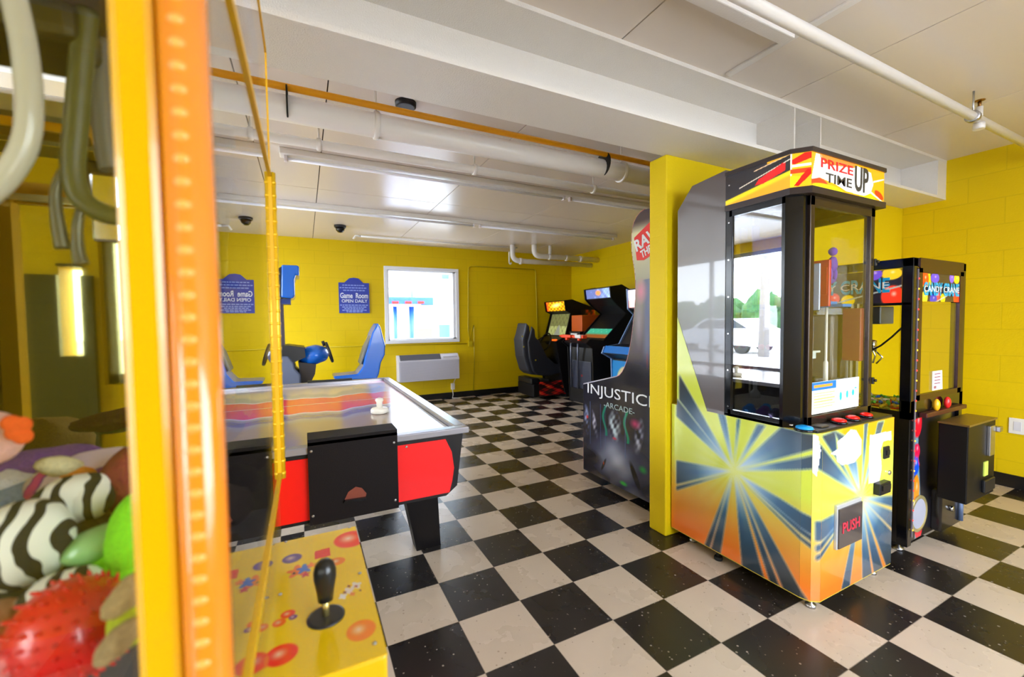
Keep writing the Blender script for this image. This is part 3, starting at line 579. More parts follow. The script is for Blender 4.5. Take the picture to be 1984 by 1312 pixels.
art('marquee_art', pc, (cx0, yg+ch-.02, mz0), (ch, -.06, 0), Z, math.hypot(ch, .06), h, 40, 70, marq_cor, mm)
art('marquee_art', pc, (cx0+ch, yg-.03, mz0), X, Z, cx1+.005-cx0-ch, h, 200, 70, marq_front, mm)
yk = yg-.032; kt = mat('dark_ink', (60, 55, 45), .5); rt = mat('red_ink', (226, 30, 25), .5)
text('marquee_lettering', 'PRIZE', pc, (cx0+.255, yk, mz0+.112), X, Z, .27, .042, rt, bold=.01); text('marquee_lettering', 'TIME', pc, (cx0+.27, yk, mz0+.052), X, Z, .22, .042, kt, bold=.01); text('marquee_lettering', 'UP', pc, (cx0+.47, yk, mz0+.082), X, Z, .125, .12, kt, bold=.02)
# details on the front face
def fp(u, v_, d=0): p = px(*c8(u, v_), 'y', cyf); return p
a, b_ = fp(925, 925), fp(1068, 600); pdx0, pdx1, pdz0, pdz1 = a.x, b_.x-.005, a.z+.0, b_.z-.025
MB().box((pdx0, cyf-.014, pdz0), (pdx1, cyf, pdz1), bv=.003).build('prize_door_frame', mat('white_metal_frame', (200, 200, 200), .3, .3), pc)
pdoor = MB().box((pdx0+.007, cyf-.02, pdz0+.006), (pdx1-.006, cyf-.012, pdz1-.018)).build('prize_door', mat('smoked_flap', (92, 84, 84), .12, .4), pc, 'smoked grey prize flap')
text('lettering', 'PUSH', pdoor, ((pdx0+pdx1)/2, cyf-.0205, (pdz0+pdz1)/2-.005), X, Z, .145, .05, mat('faded_red_ink', (214, 50, 70), .5), bold=.015)
p = fp(1212, 388); MB().box((p.x-.025, cyf-.01, p.z-.03), (p.x+.025, cyf, p.z+.03), bv=.003).box((p.x-.012, cyf-.014, p.z-.012), (p.x+.018, cyf-.009, p.z+.012)).build('coin_slot', BLKM, pc)
p = fp(1228, 500); MB().lathe((p.x, cyf, p.z), [(.012, 0), (.012, .008), (.008, .011)], 16, (0, -1, 0)).build('key_lock', CHROME, pc)
p = fp(1176, 578); MB().box((p.x-.055, cyf-.03, p.z-.028), (p.x+.05, cyf, p.z+.028), bv=.004).box((p.x-.04, cyf-.036, p.z-.005), (p.x+.035, cyf-.03, p.z+.02)).build('coin_return', BLKM, pc)
sh_ = MB().box((cx0+.02, cyf+.006, ct), (cx1, yg, ct+.012), bv=.003).build('button_shelf', BLKM, pc)
blu = mat('blue_button', (20, 150, 225), .3); redb = mat('red_button', (240, 22, 12), .25)
for q, M, r in (((1562+7, 833), blu, .04), ((1645, 820), redb, .035), ((1676, 815), redb, .033), ((1721+0, 812), redb, .03)):
    w = px(q[0], q[1], 'z', ct+.02); w.y = max(min(w.y, yg-.045), cyf+.04)
    MB().lathe((w.x, w.y, ct+.012), [(r, 0), (r, .006), (r*.9, .01)], 20).build('button_ring', BLKG, pc); MB().lathe((w.x, w.y, ct+.021), [(r*.85, 0), (r*.8, .008), (r*.4, .013)], 20).build('button', M, pc)
w = px(1605, 826, 'z', ct+.02); MB().box((w.x-.03, yg-.07, ct+.012), (w.x+.03, yg-.025, ct+.02), bv=.003).build('plate', mat('olive_brown', (70, 60, 45), .4), pc)
for x, y in ((cx0+.07, cyf+.05), (cx1-.07, cyf+.05), (cx0+.07, cyb-.1), (cx1-.07, cyb-.1)):
    MB().lathe((x, y, 0), [(.022, 0), (.022, .012), (.008, .016), (.008, .056)], 14).build('foot', STEEL, pc)
MB().lathe((cx0+.03, .10, .0), [(.02, 0), (.024, .01), (.02, .02)], 14).lathe((cx0+.03, .10, .02), [(.012, 0), (.012, .036)], 12).build('foot', RUB, pc)
# instruction card, interior of the case
def card(U, V):
    A = np.full(U.shape+(3,), (232., 234., 236.)); w, h = .34, .13; u = U/w; v_ = V/h
    A = mixc(A, (10, 110, 200), ((u < .5) & (v_ > .74) & (v_ < 1.0))*1.); A = mixc(A, (250, 150, 40), ((u > .05) & (u < .42) & (v_ > .82) & (v_ < .91))*1.)
    for k in range(6): A = mixc(A, (225, 180, 110), ((u > .05) & (u < .48-.05*(k % 2)) & (np.abs(v_-.64+.09*k) < .02))*1.)
    for k, x in enumerate((.60, .74, .87)): A = mixc(A, (0, 180, 190), ell(u, v_, (x, .44+.03*k), .028, .15-.02*k)[0])
    A = mixc(A, (60, 175, 180), ((u > .9) & (u < .95) & (v_ > .62) & (v_ < .67))*1.); return A
art('instruction_card', pc, (dx0+.04, yg-.004, ct+.055), X, Z, .42, .15, 130, 60, lambda U, V: card(U*.34/.42, V*.13/.15), art_mat('card_print', .5, coat=0), thick=.001)
MB().box((cx0+.03, .035, ct+.012), (cx1-.03, .048, zt)).build('rear_mirror', mat('mirror_back', (200, 200, 200), .03, 1), pc, 'mirrored rear wall of the case')
MB().box((cx0+.02, yg+.03, zt-.01), (cx1-.02, .04, zt+.015)).build('case_roof', mat('inner_white', (205, 200, 190), .5), pc)
MB().box((cx0+.20, -.16, zt-.13), (cx0+.26, .03, zt-.02)).build('header_box', mat('header_black', (30, 30, 36), .4), pc); 
a, b_ = px(1458, 437, 'y', .0), px(1528, 500, 'y', .0); MB().box((a.x, .0, b_.z), (b_.x, .004, a.z)).build('blue_label', mat('label_blue', (20, 90, 225), .4), pc, 'blue inner label')
MB().box((cx0+.02, yg+.02, ct+.012), (cx1-.02, .035, ct+.016)).build('case_floor', mat('case_floor_cream', (225, 215, 205), .4), pc)
MB().box((cx0+.18, -.20, ct+.30), (cx0+.36, .02, ct+.33)).box((cx0+.16, -.21, ct+.33), (cx0+.38, .02, ct+.34)).build('shelf', mat('clear_shelf', (190, 200, 205), .2), pc)
XI = 2.03
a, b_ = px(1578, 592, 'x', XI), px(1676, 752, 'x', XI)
MB().box((XI, max(b_.y, yg+.04), ct+.02), (XI+.006, .03, a.z)).build('reflection_sheet', pane_mat('grey_reflection_tint', (.38, .33, .33), .16, gl=(.8, .8, .85)), pc, 'added dark sheet in place of a grey reflection')  # added tinted sheet stands in for a grey reflection in the glass
for u in (1650, 1676): q_ = px(u, 650, 'x', XI-.004); MB().box((XI-.008, max(q_.y, yg+.04)-.004, ct+.02), (XI-.001, max(q_.y, yg+.04)+.004, a.z)).build('panel_edge', mat('pale_panel_edge', (190, 180, 150), .3), pc)
q_ = px(1600, 700, 'x', 1.93); MB().lathe((1.93, q_.y, ct+.017), [(.03, 0), (.028, .03), (.012, .05), (.011, .25), (.006, .26), (.006, .70)], 20).build('lift_column', WHTP, pc, 'white inner column')
q_ = px(1605, 592, 'x', 1.95); MB().box((1.90, q_.y-.09, q_.z-.01), (1.985, q_.y+.07, q_.z+.005)).box((1.91, q_.y-.03, q_.z+.005), (1.975, q_.y+.04, q_.z+.02)).build('pusher_rail', mat('rail_blue', (40, 120, 190), .3), pc)
a, b_ = px(1634, 598, 'x', 2.0), px(1668, 700, 'x', 2.0); MB().box((1.99, b_.y, b_.z), (2.025, a.y, a.z), bv=.005).build('maroon_block', mat('maroon', (128, 36, 40), .4), pc)
a, b_ = px(1580, 610, 'x', 2.0), px(1620, 735, 'x', 2.0); MB().box((1.96, b_.y, b_.z), (2.02, a.y, a.z), bv=.012).build('mechanism_cover', mat('smoke_grey', (104, 98, 100), .25, .3), pc)
def prize(name, label, cat, f, M): tag(f.build(name, M), label, cat, 'prizes inside the tall prize machine')
pk = mat('magenta_plastic', (225, 30, 110), .35); lb_ = mat('sky_blue_plastic', (40, 140, 225), .35); pu = mat('violet_plastic', (120, 70, 170), .35); gy = mat('grey_violet_plastic', (95, 85, 135), .35)
for i, (x, y, M, c) in enumerate(((1.44, -.06, lb_, 'sky blue'), (1.45, -.13, pu, 'violet'), (1.44, -.19, gy, 'dusky violet'), (1.51, -.10, lb_, 'pale blue'))):
    prize('toy_car', c+' toy lying on the floor of the tall prize machine behind its mirror-like glass', 'toy', MB().blob((x, y, ct+.04), (.03, .034, .026), (0, 0, i*.8), .25, 8, 18).blob((x+.01, y, ct+.062), (.016, .02, .013), n=14), M)
for i in range(5):
    prize('capsule_toy', ('pink capsule toy, %s on the shelf of the tall prize machine' % ('nearest the front', 'second from the front', 'in the middle', 'second from the back', 'nearest the back')[i]), 'toy', MB().blob((1.60, -.185+i*.042, ct+.3555), (.016, .016, .0155), n=16), pk)
prize('boxed_toy', 'red and white boxed toy hanging behind the front glass of the tall prize machine', 'toy', MB().box((1.84, -.215, 1.38), (1.86, -.14, 1.62), bv=.004).box((1.835, -.205, 1.44), (1.84, -.15, 1.58)), mat('packet_red', (196, 30, 40), .3))
prize('boxed_toy', 'white blister pack hanging behind the front glass beside the red one', 'toy', MB().box((1.78, -.20, 1.36), (1.795, -.15, 1.60), bv=.004), mat('packet_silver', (150, 160, 190), .25, .3))
prize('plush_toy', 'small purple doll hanging in the tall prize machine', 'toy', MB().blob((1.90, -.20, 1.60), (.028, .02, .04), amp=.1).blob((1.90, -.20, 1.665), (.022, .02, .022), amp=.05).blob((1.88, -.2, 1.55), (.012, .012, .03)).blob((1.92, -.2, 1.55), (.012, .012, .03)), mat('purple_fabric', (96, 50, 170), .7))
# ================================================================== candy crane behind the tall one
kx0, kx1, kyf, kyb, kz = 2.36, 3.04, -.36, .30, 1.64
cc = thing('candy_crane', 'black candy crane with strings of small lights and CANDY CRANE headers', 'claw machine', ((kx0+kx1)/2, 0, 0))
MB().box((kx0+.02, kyf+.02, .05), (kx1-.02, kyb, .78), bv=.006).build('lower_cabinet', mat('black_art_cabinet', (24, 20, 26), .3), cc)
kf = MB()
for x, y in ((kx0, kyf), (kx1-.05, kyf), (kx0, kyb-.05), (kx1-.05, kyb-.05)): kf.box((x, y, .05), (x+.05, y+.05, kz), bv=.004)
kf.box((kx0, kyf, kz-.05), (kx1, kyb, kz), bv=.004).box((kx0, kyf, .76), (kx1, kyf+.04, .86)).box((kx0, kyf, .76), (kx0+.04, kyb, .80)).box((kx0, kyf+.01, 1.385), (kx0+.03, kyb, 1.40))
kf.build('cabinet_frame', BLKG, cc)
dk_ = mat('dark_maroon_frame', (52, 18, 20), .25, .3)
MB().box((kx0+.06, kyf-.006, kz-.055), (kx1-.055, kyf, kz-.0)).build('top_rail', dk_, cc)
dfr = MB(); 
for a, b_ in (((kx0+.05, .86), (kx0+.09, 1.585)), ((kx1-.10, .86), (kx1-.05, 1.585)), ((kx0+.05, .86), (kx1-.05, .89)), ((kx0+.05, 1.56), (kx1-.05, 1.585))): dfr.box((a[0], kyf-.006, a[1]), (b_[0], kyf+.012, b_[1]))
dfo = dfr.build('front_door', dk_, cc); MB().box((kx0+.09, kyf+.002, .89), (kx1-.10, kyf+.005, 1.40)).build('pane', SIDEG, dfo)
MB().box((kx0+.012, kyf+.05, .80), (kx0+.016, kyb-.05, 1.39)).build('side_pane', SIDEG, cc)
MB().box((kx0+.03, kyb-.02, .78), (kx1-.03, kyb-.01, 1.60)).build('rear_panel', mat('olive_yellow_panel', (190, 175, 60), .35), cc, 'yellowish rear panel')
def candy_head(U, V, w=.5, h=.17):
    u, v_ = U/w, V/h; A = np.full(U.shape+(3,), (26., 16., 30.)); A = mixc(A, (225, 195, 10), pip([(.0, .5), (0, .95), (.2, 1), (.24, .6)], u, v_)*1.)
    for c, col, a, b_ in (((.08, .8), (240, 60, 10), .1, .28), ((.33, .86), (80, 50, 190), .12, .2), ((.55, .12), (240, 200, 10), .07, .2), ((.42, .2), (235, 40, 60), .06, .2), ((.08, .15), (240, 200, 40), .08, .25), ((.93, .2), (240, 50, 20), .1, .35), ((.92, .88), (236, 190, 20), .09, .2), ((.78, .9), (110, 70, 200), .07, .2), ((.3, .1), (30, 30, 160), .1, .2)):
        m, ex, ey = ell(u, v_, c, a, b_); A = mixc(A, col, m); A = mixc(A, (255, 230, 220), ell(u, v_, (c[0]+a*.1, c[1]+b_*.2), a*.3, b_*.3, soft=1)[0]*.7)
    return mixc(A, (160, 160, 150), np.clip((.03-np.abs(v_-.1-.8*(u-.5)))/.01, 0, 1))
hm_ = art_mat('header_print', .3, emit=.3)
art('header_art', cc, (kx0+.09, kyf+.0, 1.405), X, Z, kx1-kx0-.19, .155, 130, 50, lambda U, V: candy_head(U, V, .49, .155), hm_, 'printed header with candies')
art('header_art', cc, (kx0+.002, kyb-.05, 1.40), (0, -1, 0), Z, kyb-kyf-.10, .185, 150, 50, lambda U, V: candy_head(U, V, .56, .185), hm_, 'printed side header with candies')
teal = mat('teal_letters', (20, 160, 205), .4); palel = mat('cream_letters', (235, 225, 215), .4)
for e_, M, k in ((.003, teal, 1.0), (.004, palel, .42)):
    text('header_lettering', 'CANDY CRANE', cc, (kx0+.09+.245, kyf-.0015-e_, 1.475), X, Z, .46*(1 if k == 1 else .985), .075*k, M, bold=.025 if k == 1 else 0); text('header_lettering', 'CANDY CRANE', cc, (kx0-.0005-e_, .0, 1.50), (0, -1, 0), Z, .52*(1 if k == 1 else .985), .085*k, M, bold=.025 if k == 1 else 0)
lr, ly_ = mat('red_led', (255, 60, 40), .3, emit=.6), mat('amber_led', (255, 190, 40), .3, emit=.6)
MB().box((kx0+.044, kyf-.004, .10), (kx0+.054, kyf+.001, kz-.06)).build('light_strip', mat('grey_tape', (120, 110, 115), .4), cc)
for i in range(26):
    z = .14+i*.0555; MB().lathe((kx0+.049, kyf-.004, z), [(.0055, 0), (.0045, .003), (.001, .004)], 8, (0, -1, 0)).build('small_light', lr if i % 3 else ly_, cc, 'tiny %s light' % ('red' if i % 3 else 'amber'))
# gantry, cable, shelf with knobs, notices
MB().box((kx0+.10, -.18, 1.28), (kx0+.26, -.02, 1.385), bv=.006).build('claw_carriage', mat('grey_metal', (120, 122, 126), .35, .6), cc)
cp = [Vector((kx0+.06, -.30+.05*k, 1.27-.16*math.sin(PI*k/8))) for k in range(9)]; MB().tube(cp, .005, 8).build('coiled_cable', BLKM, cc)
MB().tube([(kx0+.18, -.10, 1.28), (kx0+.18, -.10, 1.18)], .008, 8).lathe((kx0+.18, -.10, 1.12), [(.03, 0), (.03, .06), (.012, .065)], 16).tube([(kx0+.2, -.1, 1.12), (kx0+.24, -.1, 1.08), (kx0+.21, -.1, 1.04)], .005, 6).tube([(kx0+.16, -.1, 1.12), (kx0+.12, -.1, 1.08), (kx0+.15, -.1, 1.04)], .005, 6).tube([(kx0+.18, -.12, 1.12), (kx0+.18, -.16, 1.08), (kx0+.18, -.13, 1.04)], .005, 6).build('claw', CHROME, cc)
p = px(1815, 737, 'y', kyf); MB().prism([(p.x-.06, p.z-.055), (p.x+.07, p.z-.055), (p.x+.058, p.z+.055), (p.x-.062, p.z+.055)], 'y', kyf-.003, kyf+.0).build('paper_notice', mat('paper_white', (225, 222, 226), .7), cc, 'white paper notice'); n_ = MB()
for k in range(4): n_.box((p.x-.04, kyf-.0035, p.z+.035-.018*k), (p.x+.035, kyf-.003, p.z+.041-.018*k))
n_.box((p.x-.045, kyf-.0035, p.z-.045), (p.x-.015, kyf-.003, p.z-.03)).build('small_print', mat('grey_red_ink', (150, 90, 95), .6), cc)
MB().box((kx0+.10, kyf-.035, .765), (kx1-.05, kyf, .79), bv=.004).build('control_shelf', mat('red_edge_shelf', (70, 24, 22), .35), cc)
for u, v_, c, nm in ((1814, 805, (235, 170, 20), 'amber'), (1835, 801, (220, 30, 30), 'red')):
    p = px(u, v_, 'y', kyf-.018); MB().blob((p.x, p.y, .79+.03), (.02, .016, .034), n=16).build('control_knob', mat(nm+'_knob', c, .3), cc, nm+' control knob')
balls = [((.085, .66), (.055, .085), (235, 20, 40)), ((.08, .50), (.045, .05), (230, 20, 70)), ((.07, .42), (.05, .06), (20, 80, 220)), ((.085, .28), (.045, .095), (240, 140, 20)), ((.13, .05), (.05, .07), (240, 40, 60))]
def lowfront(U, V):
    A = np.full(U.shape+(3,), (26., 24., 30.)); A = mixc(A, (110, 150, 165), np.clip((.022-np.abs(U-.10-.02*np.sin(V*8)))/.006, 0, 1))
    for c, r, col in balls: A = mixc(A, col, ell(U, V, c, *r)[0]); A = mixc(A, (255, 225, 215), ell(U, V, (c[0]+.01, c[1]+.02), r[0]*.35, r[1]*.35, soft=1)[0]*.8)
    A = mixc(A, (240, 40, 90), np.clip((.010-np.abs(V-.45-.03*np.sin(U*90)))/.004, 0, 1)*(U < .12)); return A
art('lower_art', cc, (kx0+.055, kyf+.019, .06), X, Z, kx1-kx0-.10, .70, 100, 120, lowfront, art_mat('lower_print', .3), 'printed balloons and ribbons')
p = px(1787, 997, 'y', kyf+.01); rg = MB()
rg.lathe((kx0+.17, kyf+.018, .20), [(.105, 0), (.105, .008), (.088, .010), (.085, .004)], 32, (0, -1, 0)); rg.build('chute_ring', mat('pale_gold', (205, 190, 130), .3, .6), cc, 'pale golden ring'); MB().lathe((kx0+.17, kyf+.016, .20), [(.085, 0), (.085, .004)], 32, (0, -1, 0)).build('chute_flap', mat('milky_plastic', (175, 175, 190), .3), cc)
MB().box((kx0+.33, kyf-.03, .07), (kx0+.61, kyf+.02, .31), bv=.01).build('cash_door', mat('dark_cash_door', (30, 26, 24), .18), cc); MB().lathe((kx0+.45, kyf-.03, .19), [(.016, 0), (.016, .012), (.01, .016)], 14, (0, -1, 0)).build('lock', CHROME, cc); MB().tube([(kx0+.58, kyf-.035, .09), (kx0+.58, kyf-.035, .29)], .013, 8).build('door_edge', mat('pale_blue_metal', (140, 160, 200), .25, .6), cc)
cbx = MB().box((2.60, -.515, .30), (2.985, kyf-.036, .725), bv=.005).build('coin_box', mat('black_coin_box', (14, 12, 12), .4, spec=.25), cc, 'black coin box sticking out at the front')
MB().box((2.595, -.52, .725), (2.99, kyf-.034, .735)).build('box_top', mat('bronze_top', (120, 95, 50), .3, .5), cc)
MB().box((2.86, -.53, .53), (2.93, -.513, .70), bv=.004).box((2.94, -.545, .66), (2.985, -.513, .69), bv=.004).build('bill_acceptor', STEEL, cc); MB().box((2.82, -.52, .42), (2.875, -.513, .50)).build('sticker', mat('yellow_green_sticker', (200, 215, 90), .5), cc); MB().box((2.80, -.53, .33), (2.95, -.513, .40), bv=.005).build('return_cup', BLKM, cc)
for x in (kx0+.06, kx1-.06):
    for y in (kyf+.06, kyb-.06): MB().lathe((x, y, 0), [(.025, 0), (.025, .012), (.009, .016), (.009, .052)], 12).build('foot', STEEL, cc)
rnd = random.Random(5); cols = [('red', (230, 40, 30)), ('yellow', (240, 200, 40)), ('green', (110, 190, 60)), ('orange', (240, 130, 30)), ('blue', (60, 120, 220)), ('cream', (235, 220, 190))]
pro = {}
for c, rgb in cols:
    b = MB(); b.blob((0, 0, 0), (.016, .011, .009), n=10); b.tube([(-.026, 0, 0), (-.014, 0, 0)], [.009, .003], 6); b.tube([(.014, 0, 0), (.026, 0, 0)], [.003, .009], 6); pro[c] = b
first = {}
for i in range(84):
    c, rgb = cols[i % 6]; x = kx0+.07+.054*(i % 7); y = kyf+.10+.05*((i//7) % 12); z = .795+.012*((i*7) % 3)
    if c not in first: o = first[c] = pro[c].build('wrapped_candy', mat('candy_'+c, rgb, .3)); 
    else: o = first[c].copy(); COL.objects.link(o)
    o.location = (x+rnd.uniform(-.008, .008), y+rnd.uniform(-.006, .006), z); o.rotation_euler = (rnd.uniform(-.3, .3), rnd.uniform(-.3, .3), rnd.uniform(0, PI)); tag(o, c+' wrapped candy in the heap inside the candy crane', 'candy', 'wrapped '+c+' candies inside the candy crane')

# ================================================================== fighting-game cabinet behind the column
ix, iw = 1.526, .66
ic = thing('arcade_cabinet', 'tall dark arcade cabinet with pink edging and INJUSTICE ARCADE side art', 'arcade machine', (ix+iw/2, 1.05, 0))
def bez(a, b, c, d, n=8): return [tuple(np.array(a)*(1-t)**3+3*np.array(b)*t*(1-t)**2+3*np.array(c)*t*t*(1-t)+np.array(d)*t**3) for t in [i/n for i in range(1, n+1)]]
prof = [(1.47, .06), (1.467, .785)]+[(1.05, .895)]+bez((1.05, .895), (.95, .92), (.90, 1.10), (.875, 1.25))+bez((.875, 1.25), (.85, 1.45), (.82, 1.55), (.87, 1.75))+bez((.87, 1.75), (.91, 1.92), (.88, 2.06), (.76, 2.075))+[(.60, 2.06), (.60, .06)]
for nm, x in (('side_panel', ix), ('side_panel', ix+iw-.02)): MB().prism(prof, 'x', x, x+.02).build(nm, BLK, ic)
inn = [(1.43, .08), (1.43, .76), (1.10, .83), (.93, .93), (.84, 1.35), (.70, 1.50), (.72, 1.70), (.80, 1.74), (.83, 1.98), (.62, 2.0), (.62, .08)]
MB().prism(inn, 'x', ix+.02, ix+iw-.02).build('inner_cabinet', BLKM, ic); MB().prism([(1.42, .78), (1.05, .85), (1.05, .87), (1.42, .80)], 'x', ix+.03, ix+iw-.03).build('control_panel', mat('panel_navy', (30, 30, 60), .3), ic)
def iart(U, V):   # U = 1.47-y, V = z-.06
    y = 1.47-U; z = V+.06; n = vnoise(U*.35, V*.35)*.5+.5
    A = np.full(U.shape+(3,), (22., 20., 34.)); A = A+(n*10)[..., None]
    A = mixc(A, (120, 135, 190), np.clip(1-np.hypot((U-.40)/.45, (z-.27)/.24), 0, 1)*(.7+.5*n)); A = mixc(A, (215, 222, 240), np.clip(1-np.hypot((U-.42)/.26, (z-.25)/.18), 0, 1)*(.4+.6*n))
    for c, col, a, b_, r in (((.05, .50), (150, 165, 210), .045, .14, .1), ((.155, .48), (205, 205, 225), .035, .13, .25), ((.40, .52), (205, 225, 235), .085, .14, 0), ((.66, .50), (185, 190, 215), .05, .15, -.2)):
        m, ex, ey = ell(U, z, c, a, b_, r, .8); n2 = np.clip(vnoise(U*1.3, V*.9, c[0]*40)*.9+.5, 0, 1); A = mixc(A, col, np.clip(m*n2*1.5, 0, 1))
    for u_, c in ((.285, (20, 140, 110)), (.53, (20, 150, 110))): A = mixc(A, c, np.clip((.018-np.abs(U-u_+.02*np.sin(z*25)))/.01, 0, 1)*(z > .42)*(z < .66)*.9)
    A = mixc(A, (210, 50, 80), ell(U, z, (.40, .42), .03, .012, 0, .5)[0]*.8); A = mixc(A, (200, 60, 110), np.clip(1-np.hypot((U-.62)/.07, (z-.58)/.05), 0, 1)); A = mixc(A, (230, 60, 60), ell(U, z, (.06, .52), .02, .02, 0, .7)[0])
    for u_ in (.10, .235, .29, .52): A = mixc(A, (90, 120, 180), np.clip((.003-np.abs(U-u_))/.002, 0, 1)*(z > .30)*(z < .66)*.7)
    A = mixc(A, (24, 20, 30), np.clip(1-np.hypot((U-.12)/.15, (z-.20)/.07), 0, 1)*1.2*(n > .2)); A = mixc(A, (26, 24, 34), ell(U, z, (.62, .2), .03, .12, .5, .4)[0]); A = mixc(A, (24, 24, 34), ell(U, z, (.27, .18), .015, .07, -.5, .4)[0]); A = mixc(A, (240, 90, 40), ell(U, z, (.27, .19), .008, .02, 0, .8)[0])
    A = mixc(A, (60, 190, 70), ell(U, z, (.50, .105), .05, .02, 0, .6)[0]); A = mixc(A, (50, 170, 80), ell(U, z, (.70, .27), .05, .035, 0, .8)[0]*.9)
    A = mixc(A, (175, 178, 190), np.clip((.13-z)/.06, 0, 1)*(U > .35)*.5*n)
    up = np.clip((z-.95)/.15, 0, 1); t = np.clip((z-1.1)/.75, 0, 1); B = np.array((52, 52, 92.))*(1-t[..., None])+np.array((222, 220, 178.))*t[..., None]
    B = mixc(B, (84, 100, 150), np.clip((.05-np.abs(U-.74))/.04, 0, 1)*(z < 1.6)*.9*np.clip((z-.95)/.2, 0, 1)); B = mixc(B, (215, 130, 170), np.clip(1-np.hypot((U-.68)/.07, (z-1.52)/.10), 0, 1)); B = mixc(B, (160, 150, 190), np.clip(1-np.hypot((U-.66)/.05, (z-1.3)/.2), 0, 1)*.6)
    B = mixc(B, (62, 42, 52), np.clip((z-1.93)/.08, 0, 1)); B = mixc(B, (200, 50, 90), ell(U, z, (.74, 1.02), .012, .1, 0, .9)[0]*.7)
    A = A*(1-up[..., None])+B*up[..., None]; return A
def imask(U, V): return pip([(1.47-p[0], p[1]-.06) for p in prof], U, V)
art('side_art', ic, (ix, 1.47, .06), (0, -1, 0), Z, .87, 2.015, 150, 330, iart, art_mat('cabinet_print', .22, coat=.4), 'printed dark blue side art', mask=imask)
pinkm = mat('pink_edging', (240, 70, 130), .4)
MB().tube([(ix+.008, y, z) for y, z in [(1.472, .09)]+prof[1:2]], .006, 8).build('edge_trim', pinkm, ic); MB().tube([(ix+.008, y, z+.002) for y, z in prof[1:3]], .007, 8).build('panel_trim', mat('pale_trim', (200, 190, 210), .3), ic)
MB().tube([(ix+.008, y+.002, z+.001) for y, z in prof[2:-2]], .006, 8).build('edge_trim', mat('pale_pink_edging', (240, 150, 160), .4), ic)
iwm = mat('white_letters', (232, 234, 240), .4)
text('title_lettering', 'INJUSTICE', ic, (ix-.0035, 1.02, .752), (0, -1, 0), Z, .76, .105, iwm); text('subtitle_lettering', '-ARCADE-', ic, (ix-.0035, 1.02, .665), (0, -1, 0), Z, .34, .042, mat('grey_letters', (170, 190, 190), .4))
q = Vector((0, -math.cos(.35), math.sin(.35))); q2 = Vector((0, math.sin(.35), math.cos(.35)))
cc0 = Vector((ix-.0025, .70, 1.86)); pq = [cc0+q*a+q2*b_ for a, b_ in ((-.16, -.07), (-.10, -.10), (.1, -.10), (.1, .12), (-.13, .09))]; MB().prism([(p.y, p.z) for p in pq], 'x', ix-.0045, ix-.002).build('logo_patch', mat('logo_red', (226, 30, 30), .4), ic)
text('logo_lettering', 'RAW', ic, cc0-q*.02+q2*.025-X*.003, q, q2, .24, .085, iwm, bold=.03); text('logo_lettering', 'THRILLS', ic, cc0-q*.01-q2*.055-X*.003, q, q2, .20, .055, iwm, bold=.03)
# ================================================================== machines in the far right corner
def cab(name, label, prof, y0, y1, M, cat='arcade machine'):
    t = thing(name, label, cat, (prof[0][0]+.4, (y0+y1)/2, 0))
    MB().prism(prof, 'y', y0+.02, y1-.02).build('body', BLKM, t)
    MB().box((prof[-1][0]+.03, y0+.03, 0), (4.1, y1-.03, .09)).build('plinth', BLKM, t)
    for y in (y0, y1-.02): MB().prism([(a-(.03 if .2 < b_ < 1.9 and a < 4 else 0), b_) for a, b_ in prof], 'y', y, y+.02).build('side_panel', M, t)
    return t
def quad(t, name, M, a, b_, y0, y1, n=(0, 0), off=.004, label=None):
    """flat panel across the cabinet between profile points a and b_ (x, z)"""
    d = Vector((b_[0]-a[0], b_[1]-a[1])).normalized(); nx, nz = -d.y*off, d.x*off
    m_ = MB(); m_.prism([(a[0], a[1]), (b_[0], b_[1]), (b_[0]+nx, b_[1]+nz), (a[0]+nx, a[1]+nz)], 'y', y0, y1); return m_.build(name, M, t, label)
def gart(t, name, fn, a, b_, y0, y1, M, label=None, n=(40, 40)):
    v = Vector((b_[0]-a[0], 0, b_[1]-a[1])); return art(name, t, (a[0], y1, a[1]), (0, -1, 0), v, y1-y0, v.length, n[0], n[1], fn, M, label, thick=.006)
scr = art_mat('screen_picture', .15, emit=.55, coat=.5); mqm = art_mat('lit_marquee', .3, emit=1.1)
# driving cabinet
dprof = [(3.42, .30), (3.30, .98), (3.48, 1.06), (3.60, 1.46), (3.50, 1.50), (3.47, 1.68), (3.62, 1.70), (4.1, 1.55), (4.15, .08), (3.45, .08)]
dcab = cab('driving_cabinet', 'black driving game cabinet with a lit yellow marquee in the far right corner', dprof, 4.62, 5.30, BLK)
def fire(U, V): 
    n = vnoise(U*1.5, V*3); A = np.full(U.shape+(3,), (120., 60., 10.)); A = mixc(A, (240, 190, 10), np.clip(.4+n, 0, 1)); A = mixc(A, (220, 50, 20), np.clip(.1-U, 0, .1)*9); return mixc(A, (255, 235, 120), ell(U, V, (.33, .1), .22, .05, .1, .8)[0])
gart(dcab, 'marquee', fire, (3.495, 1.51), (3.465, 1.67), 4.66, 5.26, mqm, 'glowing yellow marquee')
def road(U, V): A = np.full(U.shape+(3,), (96., 100., 60.)); A = mixc(A, (150, 158, 100), (V < .16)*1.); A = mixc(A, (60, 52, 40), np.clip(vnoise(U*1.4, V*1.4), 0, 1)*.7); return mixc(A, (120, 125, 115), pip([(.2, 0), (.4, 0), (.33, .18), (.30, .18)], U, V)*1.)
gart(dcab, 'screen', road, (3.485, 1.075), (3.59, 1.45), 4.68, 5.24, scr, 'dim green and brown screen')
MB().tube([(3.26+.055*math.sin(a), 4.96+.16*math.cos(a), .96+.15*math.sin(a)) for a in [2*PI*k/20 for k in range(21)]], .014, 8).tube([(3.26, 4.82, .96), (3.26, 5.10, .96)], .012, 6).tube([(3.27, 4.96, .96), (3.34, 4.96, .93)], .03, 8).build('steering_wheel', RUB, dcab)
